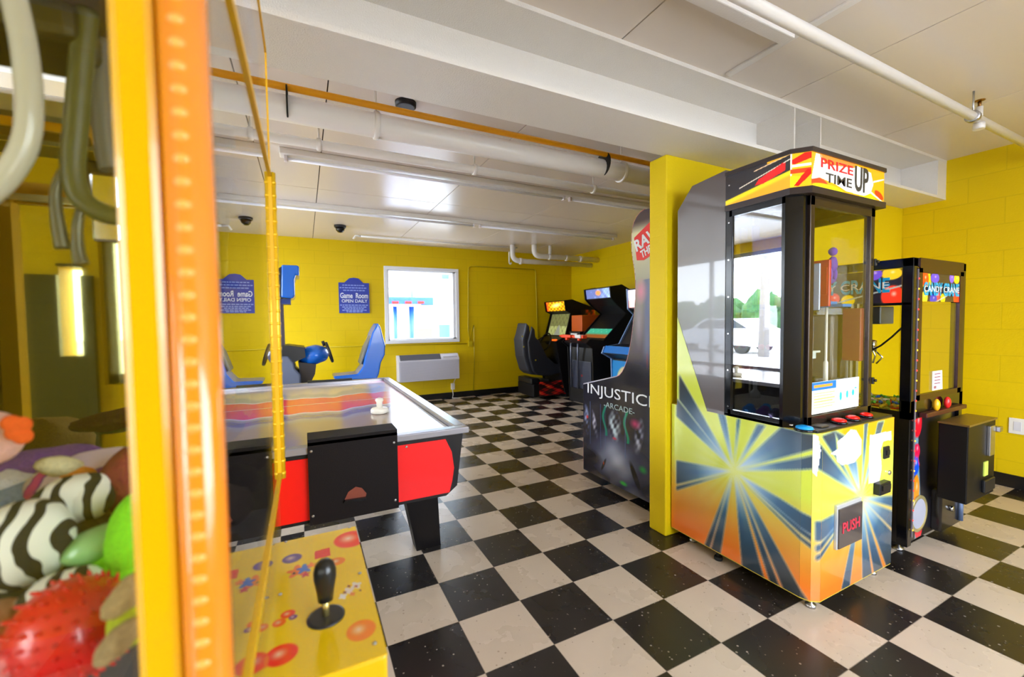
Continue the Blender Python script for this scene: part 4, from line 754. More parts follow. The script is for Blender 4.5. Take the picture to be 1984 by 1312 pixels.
MB().box((3.28, 4.70, .985), (3.34, 4.78, 1.01)).build('orange_button', mat('orange_lit', (255, 90, 20), .3, emit=.8), dcab); MB().lathe((3.36, 4.68, .82), [(.02, 0), (.016, .01)], 12, (-1, 0, 0)).build('green_button', mat('green_lit', (30, 230, 70), .3, emit=1), dcab)
def flames(U, V): 
    n = vnoise(U*.5, V*1.2, 1); A = np.full(U.shape+(3,), (30., 12., 12.)); A = mixc(A, (215, 25, 20), np.clip(.5+n*1.4-V*1.2, 0, 1)); return mixc(A, (215, 160, 60), np.clip(np.sin(U*22+V*30)+n-.9, 0, 1)*np.clip(1-np.abs(V-.12)/.14, 0, 1))
MB().box((2.84, 4.66, .05), (3.44, 5.24, .26), bv=.015).build('seat_base', BLK, dcab); art('base_art', dcab, (2.95, 4.66, .06), X, Z, .80, .24, 110, 50, flames, art_mat('flame_print', .3), 'red and gold flame art'); MB().box((2.82, 4.70, .26), (2.98, 5.2, .36), bv=.02).build('base_step', BLKM, dcab)
MB().box((3.02, 4.75, .27), (3.20, 5.15, .32), bv=.01).build('seat_rail', STEEL, dcab)
sp_ = [(1011, 625), (1017, 632), (1019, 648), (1027, 655), (1044, 688), (1062, 702), (1080, 705), (1082, 718), (1050, 727), (1022, 724), (1014, 718), (1006, 690), (1003, 658), (1007, 645)]
def pseat(t, pl, yp, hw, M, acc):
    P = [px(u, v_, 'y', yp) for u, v_ in pl]; b = MB(); b.prism([(p.x, p.z) for p in P], 'y', yp-hw*.75, yp+hw*.75); b.build('seat_shell', M, t, bevel=.03)
    for s_ in (-1, 1):
        b = MB(); b.prism([(p.x*.9+.1*P[7].x, p.z*.93+.07*P[7].z) for p in P], 'y', yp+s_*hw*.75, yp+s_*hw); b.build('bolster', acc, t, bevel=.02)
pseat(dcab, sp_, 4.95, .23, mat('dark_seat_vinyl', (42, 44, 52), .5), mat('seat_bolster', (34, 35, 42), .5))
for u, v_ in ((1012, 652), (1015, 672), (1038, 698)): p = px(u, v_, 'y', 4.72); MB().lathe((p.x, 4.72, p.z), [(.014, 0), (.012, .004)], 10, (0, -1, 0)).build('seat_slot', mat('slot_yellow', (170, 150, 20), .5), dcab)
def rearart(U, V): n = vnoise(U*.7, V*.5, 2); return mixc(mixc(np.full(U.shape+(3,), (24., 18., 18.)), (225, 60, 20), np.clip((U-.1)*8+n, 0, 1)), (235, 160, 20), np.clip((U-.28)*9+n, 0, 1)*(V > .2))
art('side_art', dcab, (3.78, 4.62, 1.02), X, Z, .32, .50, 40, 50, rearart, art_mat('flame_print', .3), 'orange and yellow side art')
# gun / boxing style cabinet
gprof = [(3.16, .08), (3.16, .92), (3.05, 1.00), (3.12, 1.06), (3.36, 1.03), (3.80, 1.43), (3.62, 1.55), (3.50, 1.66), (3.48, 1.82), (3.70, 1.86), (4.05, 1.70), (4.2, 1.5), (4.2, .08)]
gcab = cab('shooting_cabinet', 'tall black arcade cabinet with blue marquee and green screen beside the driving cabinet', gprof, 3.44, 4.08, BLK)
def blm(U, V): n = vnoise(U, V); A = np.full(U.shape+(3,), (70., 82., 130.)); A = mixc(A, (130, 160, 220), np.clip(U*2-.5+n*.5, 0, 1)); return mixc(A, (240, 110, 40), ell(U, V, (.30, .08), .08, .05, 0, .6)[0])
gart(gcab, 'marquee', blm, (3.495, 1.67), (3.475, 1.81), 3.47, 4.05, mqm, 'pale blue marquee')
def grn(U, V): n = vnoise(U*1.6, V*1.6); A = np.full(U.shape+(3,), (50., 150., 120.)); A = mixc(A, (120, 200, 170), np.clip(n+V*1.5-.5, 0, 1)); return mixc(A, (130, 70, 30), np.clip((.10-V)/.04, 0, 1))
gart(gcab, 'screen', grn, (3.40, 1.06), (3.79, 1.41), 3.49, 4.03, scr, 'glowing green screen')
MB().box((3.145, 3.5, .30), (3.16, 4.0, .72), bv=.01).build('front_panel', mat('grey_blue_panel', (52, 56, 72), .4), gcab)
orr = mat('orange_red_plastic', (245, 70, 20), .35)
for y, c in ((3.98, orr), (3.66, orr)):
    g = MB(); g.box((3.02, y-.14, 1.065), (3.10, y+.12, 1.115), bv=.012).box((3.04, y-.02, 1.03), (3.09, y+.03, 1.08), bv=.01).tube([(3.06, y+.10, 1.09), (3.06, y+.2, 1.09)], .016, 8); g.build('toy_gun', c, gcab, 'orange red game gun')
MB().box((3.0, 3.56, 1.07), (3.09, 3.70, 1.12), bv=.01).build('gun_tip', WHTP, gcab)
for y in (3.9, 3.72): MB().tube([(3.08, y, 1.03), (3.10, y+.04, .8), (3.12, y+.06, .3)], .016, 8).build('gun_hose', mat('steel_hose', (100, 104, 120), .3, .7), gcab)
MB().lathe((3.144, 3.72, .5), [(.02, 0), (.018, .004)], 10, (-1, 0, 0)).build('small_button', mat('dull_red', (150, 40, 50), .4), gcab)
sb = thing('speaker_box', 'black and orange box with a white logo between the two far cabinets', 'game part', (3.6, 4.35, 0))
MB().box((3.45, 4.2, 0), (3.9, 4.5, 1.15), bv=.01).build('body', BLKM, sb); MB().box((3.44, 4.26, 1.0), (3.45, 4.44, 1.12)).build('white_panel', WHTP, sb); MB().box((3.5, 4.2, 1.15), (3.9, 4.5, 1.42), bv=.01).build('upper_box', mat('orange_brown', (205, 90, 20), .4), sb)
# third cabinet, mostly hidden
tprof = [(3.22, .08), (3.22, .80), (3.06, .88), (3.10, .97), (3.36, 1.0), (3.62, 1.40), (3.52, 1.48), (3.50, 1.76), (4.1, 1.76), (4.15, .08)]
tcab = cab('blue_cabinet', 'arcade cabinet with pale blue sides and pink marquee half hidden behind the dark fighting cabinet', tprof, 2.55, 3.12, mat('pale_blue_side', (120, 150, 200), .35))
gart(tcab, 'marquee', lambda U, V: mixc(np.full(U.shape+(3,), (235., 150., 140.)), (240, 220, 225), (V > .1)*1.), (3.515, 1.50), (3.495, 1.74), 2.58, 3.10, mqm, 'pink marquee')
gart(tcab, 'control_panel', lambda U, V: mixc(np.full(U.shape+(3,), (20., 120., 210.)), (215, 50, 190), (V > .15)*1.), (3.05, .89), (3.10, .98), 2.57, 3.10, art_mat('panel_print', .3))
gart(tcab, 'front_art', lambda U, V: mixc(mixc(np.full(U.shape+(3,), (20., 140., 215.)), (232, 215, 160), ell(U, V, (.25, .4), .17, .2, 0, .1)[0]), (20, 30, 40), ell(U, V, (.25, .4), .07, .1, 0, .2)[0]), (3.215, .12), (3.215, .78), 2.57, 3.10, art_mat('panel_print', .3))
# ================================================================== blue motion game behind the hockey table
bg_ = thing('racing_game', 'blue and grey sit-down racing game with a blue moulded seat, behind the air hockey table', 'arcade machine', (-.5, 4.3, 0))
def pz(u, v_, y): p = px(u, v_, 'y', y); return (p.x, p.z)
blp = mat('glossy_blue_plastic', (10, 100, 205), .25, coat=.4); gyp = mat('grey_console', (92, 100, 122), .4)
MB().prism([pz(*q, 4.2) for q in ((547, 517), (575, 518), (580, 520), (580, 538), (574, 536), (571, 545), (572, 575), (568, 580), (546, 578))], 'y', 4.0, 4.5).build('monitor_shell', blp, bg_, 'blue monitor shell', bevel=.015)
MB().prism([pz(*q, 4.2) for q in ((520, 535), (547, 520), (547, 578), (530, 580), (520, 575))], 'y', 4.02, 4.48).build('monitor_back', BLKM, bg_); MB().prism([pz(*q, 4.2) for q in ((546, 580), (563, 580), (563, 590), (546, 590))], 'y', 4.1, 4.4).build('monitor_bracket', mat('navy_bracket', (16, 50, 120), .4), bg_)
MB().prism([pz(*q, 4.2) for q in ((538, 578), (548, 578), (552, 672), (540, 672))], 'y', 4.15, 4.35).build('post', mat('dark_violet_post', (58, 46, 62), .4), bg_)
MB().prism([pz(*q, 4.2) for q in ((500, 672), (560, 668), (590, 672), (592, 690), (570, 700), (500, 690))], 'y', 4.0, 4.5).build('dash_top', BLKM, bg_)
MB().prism([pz(*q, 4.2) for q in ((500, 688), (560, 688), (570, 700), (573, 712), (583, 722), (584, 742), (500, 742))], 'y', 3.98, 4.52).build('console', gyp, bg_, 'grey console', bevel=.02)
a_, b2 = px(577, 690, 'y', 4.2), px(636, 686, 'y', 4.2); c_ = (a_+b2)/2
MB().blob((c_.x, 4.25, c_.z), (.17, .22, .115), (0, -.12, 0), .12, 4, 28, sq=.8).build('blue_cowl', blp, bg_, 'rounded blue cowl'); MB().prism([pz(*q, 4.2) for q in ((578, 700), (612, 704), (610, 722), (600, 742), (584, 742))], 'y', 4.05, 4.4).build('cowl_support', mat('brown_black', (40, 32, 30), .5), bg_)
w0, w1_ = px(632, 665, 'y', 4.2), px(644, 700, 'y', 4.2); ax_ = (w1_-w0); cW = (w0+w1_)/2
MB().tube([tuple(cW+ax_*.5*math.cos(t)+Vector((0, 1, 0))*.15*math.sin(t)) for t in [2*PI*k/20 for k in range(21)]], .017, 8).build('steering_wheel', RUB, bg_); h0 = px(625, 661, 'y', 4.2); MB().tube([(h0.x, 4.2, h0.z), (h0.x+.02, 4.2, h0.z-.06)], .018, 8).build('lever', RUB, bg_)
MB().prism([pz(*q, 4.2) for q in ((500, 740), (600, 742), (740, 742), (740, 800), (500, 800))], 'y', 4.0, 4.5).build('platform', gyp, bg_); MB().box((-.95, 4.0, 0), (.32, 4.5, .35)).build('platform_base', BLKM, bg_)
def seat2(t, yp, dx=0):
    pl = [(728, 626), (733, 634), (737, 650), (742, 668), (741, 686), (734, 700), (730, 722), (726, 731), (660, 733), (645, 731), (645, 726), (690, 722), (700, 708), (704, 690), (711, 668), (717, 645)]
    P = [px(u, v_, 'y', yp) for u, v_ in pl]; MB().prism([(p.x+dx, p.z) for p in P], 'y', yp-.19, yp+.19).build('seat_shell', blp, t, bevel=.03)
    P2 = [px(u, v_, 'y', yp) for u, v_ in ((722, 642), (728, 632), (726, 650), (714, 668), (706, 690), (700, 706), (697, 702), (706, 672))]; MB().prism([(p.x+dx-.012, p.z) for p in P2], 'y', yp-.12, yp+.12).build('seat_pad', mat('grey_pad', (120, 120, 110), .6), t, bevel=.01)
    MB().box((P[7].x-.33+dx, yp-.15, .36), (P[7].x-.04+dx, yp+.15, P[8].z+.01), bv=.02).build('seat_stand', gyp, t)
seat2(bg_, 4.2)
# ================================================================== near yellow crane with plush toys
nx0, nx1, ny0, ny1, deck, gt, nt_ = -1.46, -.638, -1.0, -.20, .86, 1.70, 2.0
nc = thing('claw_machine', 'large yellow plush claw machine in the left foreground, closest to the viewer', 'claw machine', ((nx0+nx1)/2, (ny0+ny1)/2, 0))
MB().box((nx0, ny0, .04), (nx1-.004, ny1, .79), bv=.01).build('lower_cabinet', YEL, nc); MB().box((nx0+.03, ny0+.03, 0), (nx1-.03, ny1-.03, .04)).build('plinth', BLKM, nc)
MB().box((nx0+.02, ny0+.02, .79), (nx1-.03, ny1-.012, deck)).build('prize_deck', mat('grey_carpet_deck', (122, 118, 124), .8, bump=.3, bscale=200), nc, 'grey prize deck')
f = MB()
f.box((nx0, ny0, .79), (nx0+.05, ny0+.05, gt+.06)).box((nx0, ny1-.03, .79), (nx0+.03, ny1, gt+.06)).box((nx1-.022, ny1-.014, .79), (nx1-.004, ny1, gt+.04))
f.box((nx0, ny0, .79), (nx1-.06, ny0+.02, deck-.02)).box((nx0, ny0, gt+.03), (nx1-.06, ny0+.03, gt+.10)).box((nx0, ny1-.02, gt+.02), (nx1, ny1, gt+.07)).box((nx0, ny0, gt+.03), (nx0+.02, ny1, gt+.10))
f.build('case_frame', YELF, nc)
# front corner post and light strip
MB().box((-.697, ny0, .05), (-.668, ny0+.03, nt_), bv=.006).build('corner_post', mat('post_yellow', (228, 172, 0), .25, coat=.2), nc, 'shiny yellow corner post')
MB().tube([(-.651, ny0+.003, .05), (-.651, ny0+.003, nt_)], .0165, 20).build('light_tube', mat('orange_tube', (243, 140, 30), .22, coat=.6), nc, 'orange plastic light tube')
bead = mat('peach_bead', (250, 176, 84), .25)
for k in range(44): MB().blob((-.6525, ny0-.0115, .93+k*.0172), (.0062, .0034, .0042), n=10).build('light_bead', bead, nc)
# glass door on the control side (plane x = nx1), marquee panel above it
ft = YELF; d0, d1 = -.96, ny1
do = MB(); do.box((nx1-.006, d0, .93), (nx1+.003, d1, .944)).box((nx1-.006, d0, gt-.014), (nx1+.003, d1, gt)).box((nx1-.006, d1-.012, .93), (nx1+.003, d1, gt))
dor = do.build('glass_door', ft, nc, 'yellow framed glass door'); MB().box((nx1-.003, d0, .944), (nx1-.001, d1-.01, gt-.014)).build('pane', DOORG, dor)
hg = MB().tube([(nx1+.004, d1+.004, .925), (nx1+.004, d1+.004, gt)], .0075, 10); 
for k in range(24): hg.tube([(nx1+.004, d1+.004, .935+k*.032), (nx1+.004, d1+.004, .942+k*.032)], .0084, 10)
hg.build('piano_hinge', mat('hinge_gold', (240, 190, 20), .3, .3), dor, 'long golden piano hinge')
MB().box((nx1-.004, d0, .79), (nx1-.002, d1, .93)).build('lower_pane', DOORG, nc)
MB().box((nx1-.004, d0, gt+.01), (nx1-.001, d1, nt_-.01)).build('marquee_pane', pane_mat('marquee_acrylic', (.92, .9, .98), .05), nc, 'clear marquee sheet'); MB().box((nx1-.008, d0, nt_-.012), (nx1+.001, d1, nt_)).box((nx1-.006, d1-.004, gt), (nx1+.001, d1, nt_)).build('marquee_edge', ft, nc)
MB().box((nx0, ny0, nt_-.03), (nx1-.03, ny1-.01, nt_)).build('roof', YELF, nc)
MB().box((nx0+.05, ny0+.006, deck-.02), (-.70, ny0+.009, gt+.04)).build('side_pane', SIDEG, nc); 
MB().box((nx0+.03, ny1-.012, .80), (nx1-.02, ny1-.008, gt+.02)).build('tinted_back_pane', TINTM, nc, 'tinted mirror pane on the far side')
MB().box((nx0+.004, ny0+.05, .80), (nx0+.008, ny1-.03, gt+.02)).build('side_pane', mat('olive_mirror', (150, 146, 100), .05, 1), nc)
# claw gantry
GZ = 1.70
olive = mat('olive_dark_metal', (70, 62, 28), .4, .3)
MB().box((-1.15, -.80, GZ+.0), (-.76, -.58, GZ+.09), bv=.01).build('gantry_carriage', mat('brown_metal', (104, 84, 56), .4, .3), nc); MB().box((-1.42, -.30, GZ+.02), (-.70, -.27, GZ+.05)).box((-1.42, -.94, GZ+.03), (-.72, -.92, GZ+.05)).build('gantry_rail', STEEL, nc)
MB().box((-.98, -.74, GZ-.045), (-.80, -.62, GZ), bv=.012).build('motor_box', olive, nc); MB().box((-1.3, -.60, GZ+.08), (-.72, -.5, GZ+.16)).build('upper_beam', mat('mustard_beam', (214, 190, 30), .4), nc)
def pp(l, y): return [tuple(px(u, v_, 'y', y)) for u, v_ in l]
def smooth(P, n=5):
    P = [Vector(p) for p in P]; out = []
    for i in range(len(P)-1):
        a, b_, c, d = P[max(i-1, 0)], P[i], P[i+1], P[min(i+2, len(P)-1)]
        for k in range(n):
            t = k/n; out.append(.5*((2*b_)+(c-a)*t+(2*a-5*b_+4*c-d)*t*t+(3*b_-a-3*c+d)*t**3))
    return out+[P[-1]]
MB().tube(smooth(pp([(168, 20), (158, 120), (148, 240), (142, 330), (158, 385), (205, 415), (250, 420)], -.72)), .0115, 14).build('power_hose', mat('olive_hose', (88, 86, 30), .45), nc, 'thick olive power hose')
MB().tube(smooth(pp([(200, 60), (195, 180), (208, 300), (215, 330)], -.66)), .012, 12).build('claw_cable', mat('grey_olive', (96, 90, 66), .5), nc)
MB().tube(smooth(pp([(18, -40), (45, 80), (57, 200), (48, 280), (10, 345), (-40, 390)], -.80)), .0105, 14).build('clear_hose', mat('pale_hose', (205, 200, 180), .2, coat=.5), nc, 'pale clear hose')
for P in (pp([(122, 330), (108, 370), (112, 430), (122, 482)], -.72), pp([(158, 400), (150, 440), (152, 490), (158, 512)], -.72)): MB().tube(smooth(P), [.004+.0035*(k/15) for k in range(16)], 12).build('claw_prong', mat('claw_grey', (92, 88, 60), .35, .3), nc)
MB().tube(smooth(pp([(180, 175), (182, 230), (190, 290), (205, 330)], -.60)), .006, 8).lathe(px(180, 180, 'y', -.6), [(.011, 0), (.014, .008), (.010, .02)], 12).build('chrome_cord', CHROME, nc)
MB().box(px(182, 340, 'y', -.50), tuple(px(235, 470, 'y', -.52)), bv=.004).build('chrome_bracket', CHROME, nc)
# clear prize chute
ch_ = MB(); 
MB().box((-1.43, -.44, deck), (-1.12, -.437, 1.02)).box((-1.12, -.44, deck), (-1.117, -.22, 1.02)).build('chute_wall', pane_mat('chute_acrylic', (.86, .9, 1), .12), nc, 'clear chute wall')
# control panel
px0, px1, py0, py1, pz_ = nx1-.004, -.470, -.752, -.289, .80
cpn = MB(); cpn.box((px0, py0, .56), (px1, py1, pz_), bv=.006); cpn.build('control_panel', YEL, nc, 'yellow joystick panel')
def oval(u, v_): p = px(u, v_, 'z', pz_); return (p.x-px0, p.y-py0)
ovs = [((545, 1270), (34, 22), (250, 40, 8)), ((700, 1222), (30, 22), (250, 135, 10)), ((680, 1045), (34, 17), (250, 62, 20)), ((566, 1083), (20, 9), (90, 55, 130)), ((652, 1089), (18, 8), (245, 130, 25)), ((558, 1191), (15, 8), (248, 60, 15)), ((541, 1208), (14, 8), (248, 100, 20)), ((568, 1197), (9, 5), (110, 50, 110)), ((506, 1290), (14, 20), (250, 120, 20))]
def pan(U, V):
    A = np.full(U.shape+(3,), (247., 203., 3.))
    for (u, v_), (a, b_), c in ovs:
        o_ = oval(u, v_); ex = oval(u+a, v_-a*.2); ey = oval(u, v_+b_); rx = math.hypot(ex[0]-o_[0], ex[1]-o_[1]); ry = math.hypot(ey[0]-o_[0], ey[1]-o_[1])
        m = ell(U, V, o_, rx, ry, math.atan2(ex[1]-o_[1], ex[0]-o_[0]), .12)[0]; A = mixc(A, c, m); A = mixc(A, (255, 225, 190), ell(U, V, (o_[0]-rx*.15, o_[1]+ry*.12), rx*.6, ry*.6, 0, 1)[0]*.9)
    for c, r, col in (((576, 1108), 17, (245, 120, 20)), ((590, 1103), 13, (60, 110, 190)), ((592, 1114), 8, (205, 40, 60)), ((570, 1112), 4, (60, 50, 30)), ((603, 1096), 8, (250, 130, 30))):
        o_ = oval(*c); k = abs(oval(c[0]+r, c[1])[0]-o_[0]); an = np.arctan2(V-o_[1], U-o_[0]); A = mixc(A, col, np.clip((k*(1+.3*np.sin(an*5))-np.hypot(U-o_[0], (V-o_[1])*.8))/.0015, 0, 1))
    for c, r, col in (((690, 1135), 10, (240, 225, 205)), ((676, 1146), 10, (240, 220, 200)), ((664, 1157), 8, (244, 235, 225)), ((683, 1152), 6, (244, 140, 30)), ((676, 1137), 4, (130, 40, 30)), ((690, 1137), 4, (170, 60, 40)), ((698, 1145), 3, (120, 40, 30)), ((668, 1149), 4, (130, 50, 30))):
        o_ = oval(*c); k = abs(oval(c[0]+r, c[1])[0]-o_[0]); an = np.arctan2(V-o_[1], U-o_[0]); A = mixc(A, col, np.clip((k*(1+.25*np.sin(an*4))-np.hypot(U-o_[0], (V-o_[1])*.8))/.0012, 0, 1))
    q4 = [oval(*c) for c in ((610, 1069), (639, 1062), (640, 1078), (610, 1085))]; A = mixc(A, (236, 22, 12), pip(q4, U, V)*1.); A = mixc(A, (250, 90, 60), pip(q4, U, V)*(np.sin(U*900)*np.sin(V*800) > .55)); return A
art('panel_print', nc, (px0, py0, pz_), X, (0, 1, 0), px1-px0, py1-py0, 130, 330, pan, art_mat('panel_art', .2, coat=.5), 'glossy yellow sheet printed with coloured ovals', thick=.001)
for u, v_ in ((677, 1022), (697, 1111), (726, 1247), (543, 1152), (554, 1050)):
    p = px(u, v_, 'z', pz_+.002); MB().lathe(p, [(.0035, 0), (.003, .0012), (.001, .0014)], 10).build('panel_screw', STEEL, nc)
jp = px(632, 1196, 'z', pz_+.001); js = MB().lathe((jp.x, jp.y, pz_+.001), [(.031, 0), (.031, .002), (.027, .004)], 32).build('joystick_base', mat('joystick_disc', (38, 36, 36), .35), nc)
MB().tube([(jp.x, jp.y, pz_+.004), (jp.x, jp.y, pz_+.036)], .006, 12).build('shaft', mat('brass_shaft', (200, 180, 110), .25, .8), js)
MB().lathe((jp.x, jp.y, pz_+.030), [(.006, 0), (.0125, .003), (.0145, .02), (.0185, .042), (.0185, .056), (.015, .068), (.008, .0745), (.001, .076)], 24).build('grip', mat('black_grip', (28, 28, 26), .28), js)
# ---- plush toys and balls inside
PG = 'prizes inside the near claw machine'
def fur(name, rgb, var=.15): return mat(name, rgb, .85, bump=.5, bscale=160, var=var)
def at_(u, v_, y): return px(u, v_, 'y', y)
def zmat():
    if 'zebra_fabric' in MT: return MT['zebra_fabric']
    M = mat('zebra_fabric', (236, 236, 226), .85); t = M.node_tree; b_ = t.nodes['Principled BSDF']; g = t.nodes.new('ShaderNodeTexCoord'); w = t.nodes.new('ShaderNodeTexWave'); w.inputs['Scale'].default_value = 13; w.inputs['Distortion'].default_value = 6; w.inputs['Detail Scale'].default_value = 1.2
    r = t.nodes.new('ShaderNodeValToRGB'); r.color_ramp.interpolation = 'CONSTANT'; r.color_ramp.elements[0].color = lin((22, 26, 20))+(1,); r.color_ramp.elements[1].color = lin((238, 238, 226))+(1,); r.color_ramp.elements[1].position = .42
    t.links.new(g.outputs['Object'], w.inputs['Vector']); t.links.new(w.outputs['Fac'], r.inputs[0]); t.links.new(r.outputs[0], b_.inputs['Base Color']); return M
def toy(name, label, cat, parts, loc):
    t = thing(name, label, cat, loc, PG)
    for nm, fn, M in parts: 
        b = MB(); fn(b); b.build(nm, M, t)
    return t
p = at_(148, 1215, -.79)
tag(MB().blob(p, (.056, .052, .050), (0, .5, 0), .03, 3, 40, spikes=190).build('spiky_ball', mat('red_rubber', (232, 34, 30), .3, coat=.3)), 'red spiky rubber ball at the front of the near claw machine', 'ball', PG)
b0, h0_, l0 = at_(40, 1055, -.70), at_(140, 968, -.64), at_(120, 1142, -.76)
toy('plush_zebra', 'black and white striped plush zebra in the near claw machine', 'plush toy', [
    ('body', lambda b: b.blob(b0, (.050, .045, .052), (0, .6, 0), .08, 4, 32), zmat()), ('head', lambda b: b.blob(h0_, (.046, .034, .033), (0, -.3, 0), .06, 4, 28).blob(at_(176, 968, -.65), (.026, .026, .026), n=16), zmat()),
    ('leg', lambda b: b.blob(l0, (.036, .028, .019), (0, -.15, .2), .1, 5, 24), zmat()), ('leg', lambda b: b.blob(at_(-10, 1090, -.66), (.035, .04, .035), (0, .6, 0), .1, 5, 20), zmat())], b0)
tag(MB().blob(at_(197, 1050, -.70), (.042, .03, .021), (0, -.2, .1), .02, n=28).build('plastic_egg', mat('pale_green_plastic', (150, 205, 130), .25, coat=.3)), 'pale green plastic egg between the zebra and the post of the near claw machine', 'egg', PG)
g1, g2 = at_(235, 1108, -.72), at_(275, 1050, -.74)
toy('plush_frog', 'lime green plush toy half hidden by the corner post of the near claw machine', 'plush toy', [('body', lambda b: b.blob(g1, (.05, .04, .030), (0, -.45, 0), .05, n=28).blob(at_(262, 1040, -.72), (.028, .04, .06), (0, .1, 0), .05, n=24), fur('lime_fabric', (130, 225, 20), .08)), ('leg', lambda b: b.blob(at_(262, 1180, -.85), (.02, .03, .04), (0, .3, 0), .05, n=20), fur('yellow_green_fabric', (190, 200, 40)))], g1)
t1 = at_(250, 1150, -.87)
toy('plush_dog', 'tan plush arm and paw beside the red spiky ball', 'plush toy', [('arm', lambda b: b.blob(t1, (.026, .02, .013), (0, -.75, 0), .15, 6, 24).blob(at_(268, 1138, -.87), (.02, .015, .016), (0, -.5, 0), .1, n=20), fur('tan_fabric', (186, 158, 112))), ('paw', lambda b: b.blob(at_(232, 1240, -.88), (.024, .02, .012), (0, -.8, 0), .15, 6, 24), fur('tan_fabric', (186, 158, 112)))], t1)
tag(MB().blob(at_(20, 1270, -.80), (.034, .03, .020), (0, -.5, 0), .08, n=28).build('plush_toy', fur('pink_fabric', (226, 120, 120), .1)), 'pink plush toy at the very front bottom of the near claw machine', 'plush toy', PG)
tag(MB().blob(at_(2, 1205, -.76), (.028, .03, .020), (0, .2, 0), .05, n=24).build('plush_toy', fur('tan_smooth_fabric', (178, 122, 84), .1)), 'smooth brown plush lump left of the red spiky ball', 'plush toy', PG)
s1 = at_(192, 922, -.52)
def stripes():
    M = mat('purple_stripe_fabric', (150, 70, 190), .8); t = M.node_tree; b_ = t.nodes['Principled BSDF']; g = t.nodes.new('ShaderNodeTexCoord'); w = t.nodes.new('ShaderNodeTexWave'); w.wave_type = 'RINGS'; w.inputs['Scale'].default_value = 11; w.inputs['Distortion'].default_value = 1.5
    r = t.nodes.new('ShaderNodeValToRGB'); r.color_ramp.elements[0].color = lin((120, 45, 170))+(1,); r.color_ramp.elements[1].color = lin((235, 215, 240))+(1,); r.color_ramp.elements[0].position = .55; r.color_ramp.elements[1].position = .62; r.color_ramp.elements.new(.15).color = lin((225, 70, 170))+(1,)
    t.links.new(g.outputs['Object'], w.inputs['Vector']); t.links.new(w.outputs['Fac'], r.inputs[0]); t.links.new(r.outputs[0], b_.inputs['Base Color']); return M
toy('plush_snail', 'purple and white striped plush toy with an orange spot, behind the zebra', 'plush toy', [('shell', lambda b: b.blob(s1, (.085, .05, .042), (0, -.1, 0), .06, n=30), stripes()), ('spot', lambda b: b.blob(at_(153, 925, -.565), (.022, .012, .016), n=16), fur('orange_fabric', (235, 150, 50), .1)), ('ear', lambda b: b.blob(at_(116, 903, -.56), (.028, .018, .014), (0, .3, 0), .1, n=18), fur('cream_fabric', (226, 215, 170), .1))], s1)
mr = at_(255, 930, -.60); tag(MB().blob(mr, (.035, .05, .05), (0, 0, 0), .1, n=24).build('plush_toy', fur('maroon_fabric', (130, 42, 36))), 'dark red plush toy against the corner post', 'plush toy', PG)
tag(MB().blob(at_(55, 955, -.50), (.11, .035, .018), (0, -.25, 0), .05, n=26).build('plush_toy', fur('sky_fabric', (140, 170, 225), .1)), 'flat pale blue plush toy behind the zebra', 'plush toy', PG)
tag(MB().blob(at_(55, 905, -.42), (.10, .05, .026), (0, -.1, 0), .15, n=26).build('plush_toy', fur('violet_fabric', (120, 70, 165))), 'violet plush toy lying behind the pale blue one', 'plush toy', PG)
tag(MB().blob(at_(10, 938, -.47), (.04, .03, .022), (0, 0, 0), .25, n=24).build('plush_toy', fur('white_fabric', (226, 226, 232), .05)), 'white plush lump at the left edge, beside the violet toy', 'plush toy', PG)
br1 = [((150, 1060), -.60, (.10, .08, .05), 'dark brown plush toy under the striped zebra'), ((110, 1010), -.55, (.09, .07, .045), 'olive brown plush toy left of the zebra head'), ((215, 1000), -.56, (.07, .06, .045), 'grey brown plush toy just behind the pale green egg'), ((210, 1120), -.66, (.08, .07, .045), 'dark olive plush toy below the pale green egg'), ((30, 1150), -.66, (.10, .08, .05), 'dark green brown plush toy in front of the zebra body')]
for i, ((u, v_), y, r, l) in enumerate(br1):
    c = at_(u, v_, y); c.z = min(c.z, .985); tag(MB().blob(c, r, (0, .2*i, i), .22, 9, 30).build('plush_toy', fur('brown_fur_%d' % i, ((62, 48, 34), (92, 84, 44), (104, 88, 68), (56, 52, 30), (44, 44, 34))[i], .3)), l, 'plush toy', PG)
op_ = at_(205, 1070, -.52); tag(MB().tube(smooth(pp([(110, 1000), (135, 985), (150, 950), (132, 935), (118, 950)], -.50)), .012, 12).build('plush_toy', fur('olive_cord_fabric', (112, 100, 40))), 'curled olive plush tail behind the zebra head', 'plush toy', PG)
pk0 = at_(-18, 850, -.66)
toy('plush_fish', 'pink plush toy with an orange flower shaped fin at the left edge', 'plush toy', [('body', lambda b: b.blob(pk0, (.03, .03, .034), (0, 0, 0), .03, n=26), fur('pale_pink_fabric', (238, 178, 168), .06)), ('fin', lambda b: [b.blob(at_(u, v_, -.70), (.010, .006, .010), n=14) for u, v_ in ((22, 820), (30, 838), (42, 823), (44, 845), (34, 828))] and None, fur('orange_fin', (245, 92, 20), .05))], pk0)
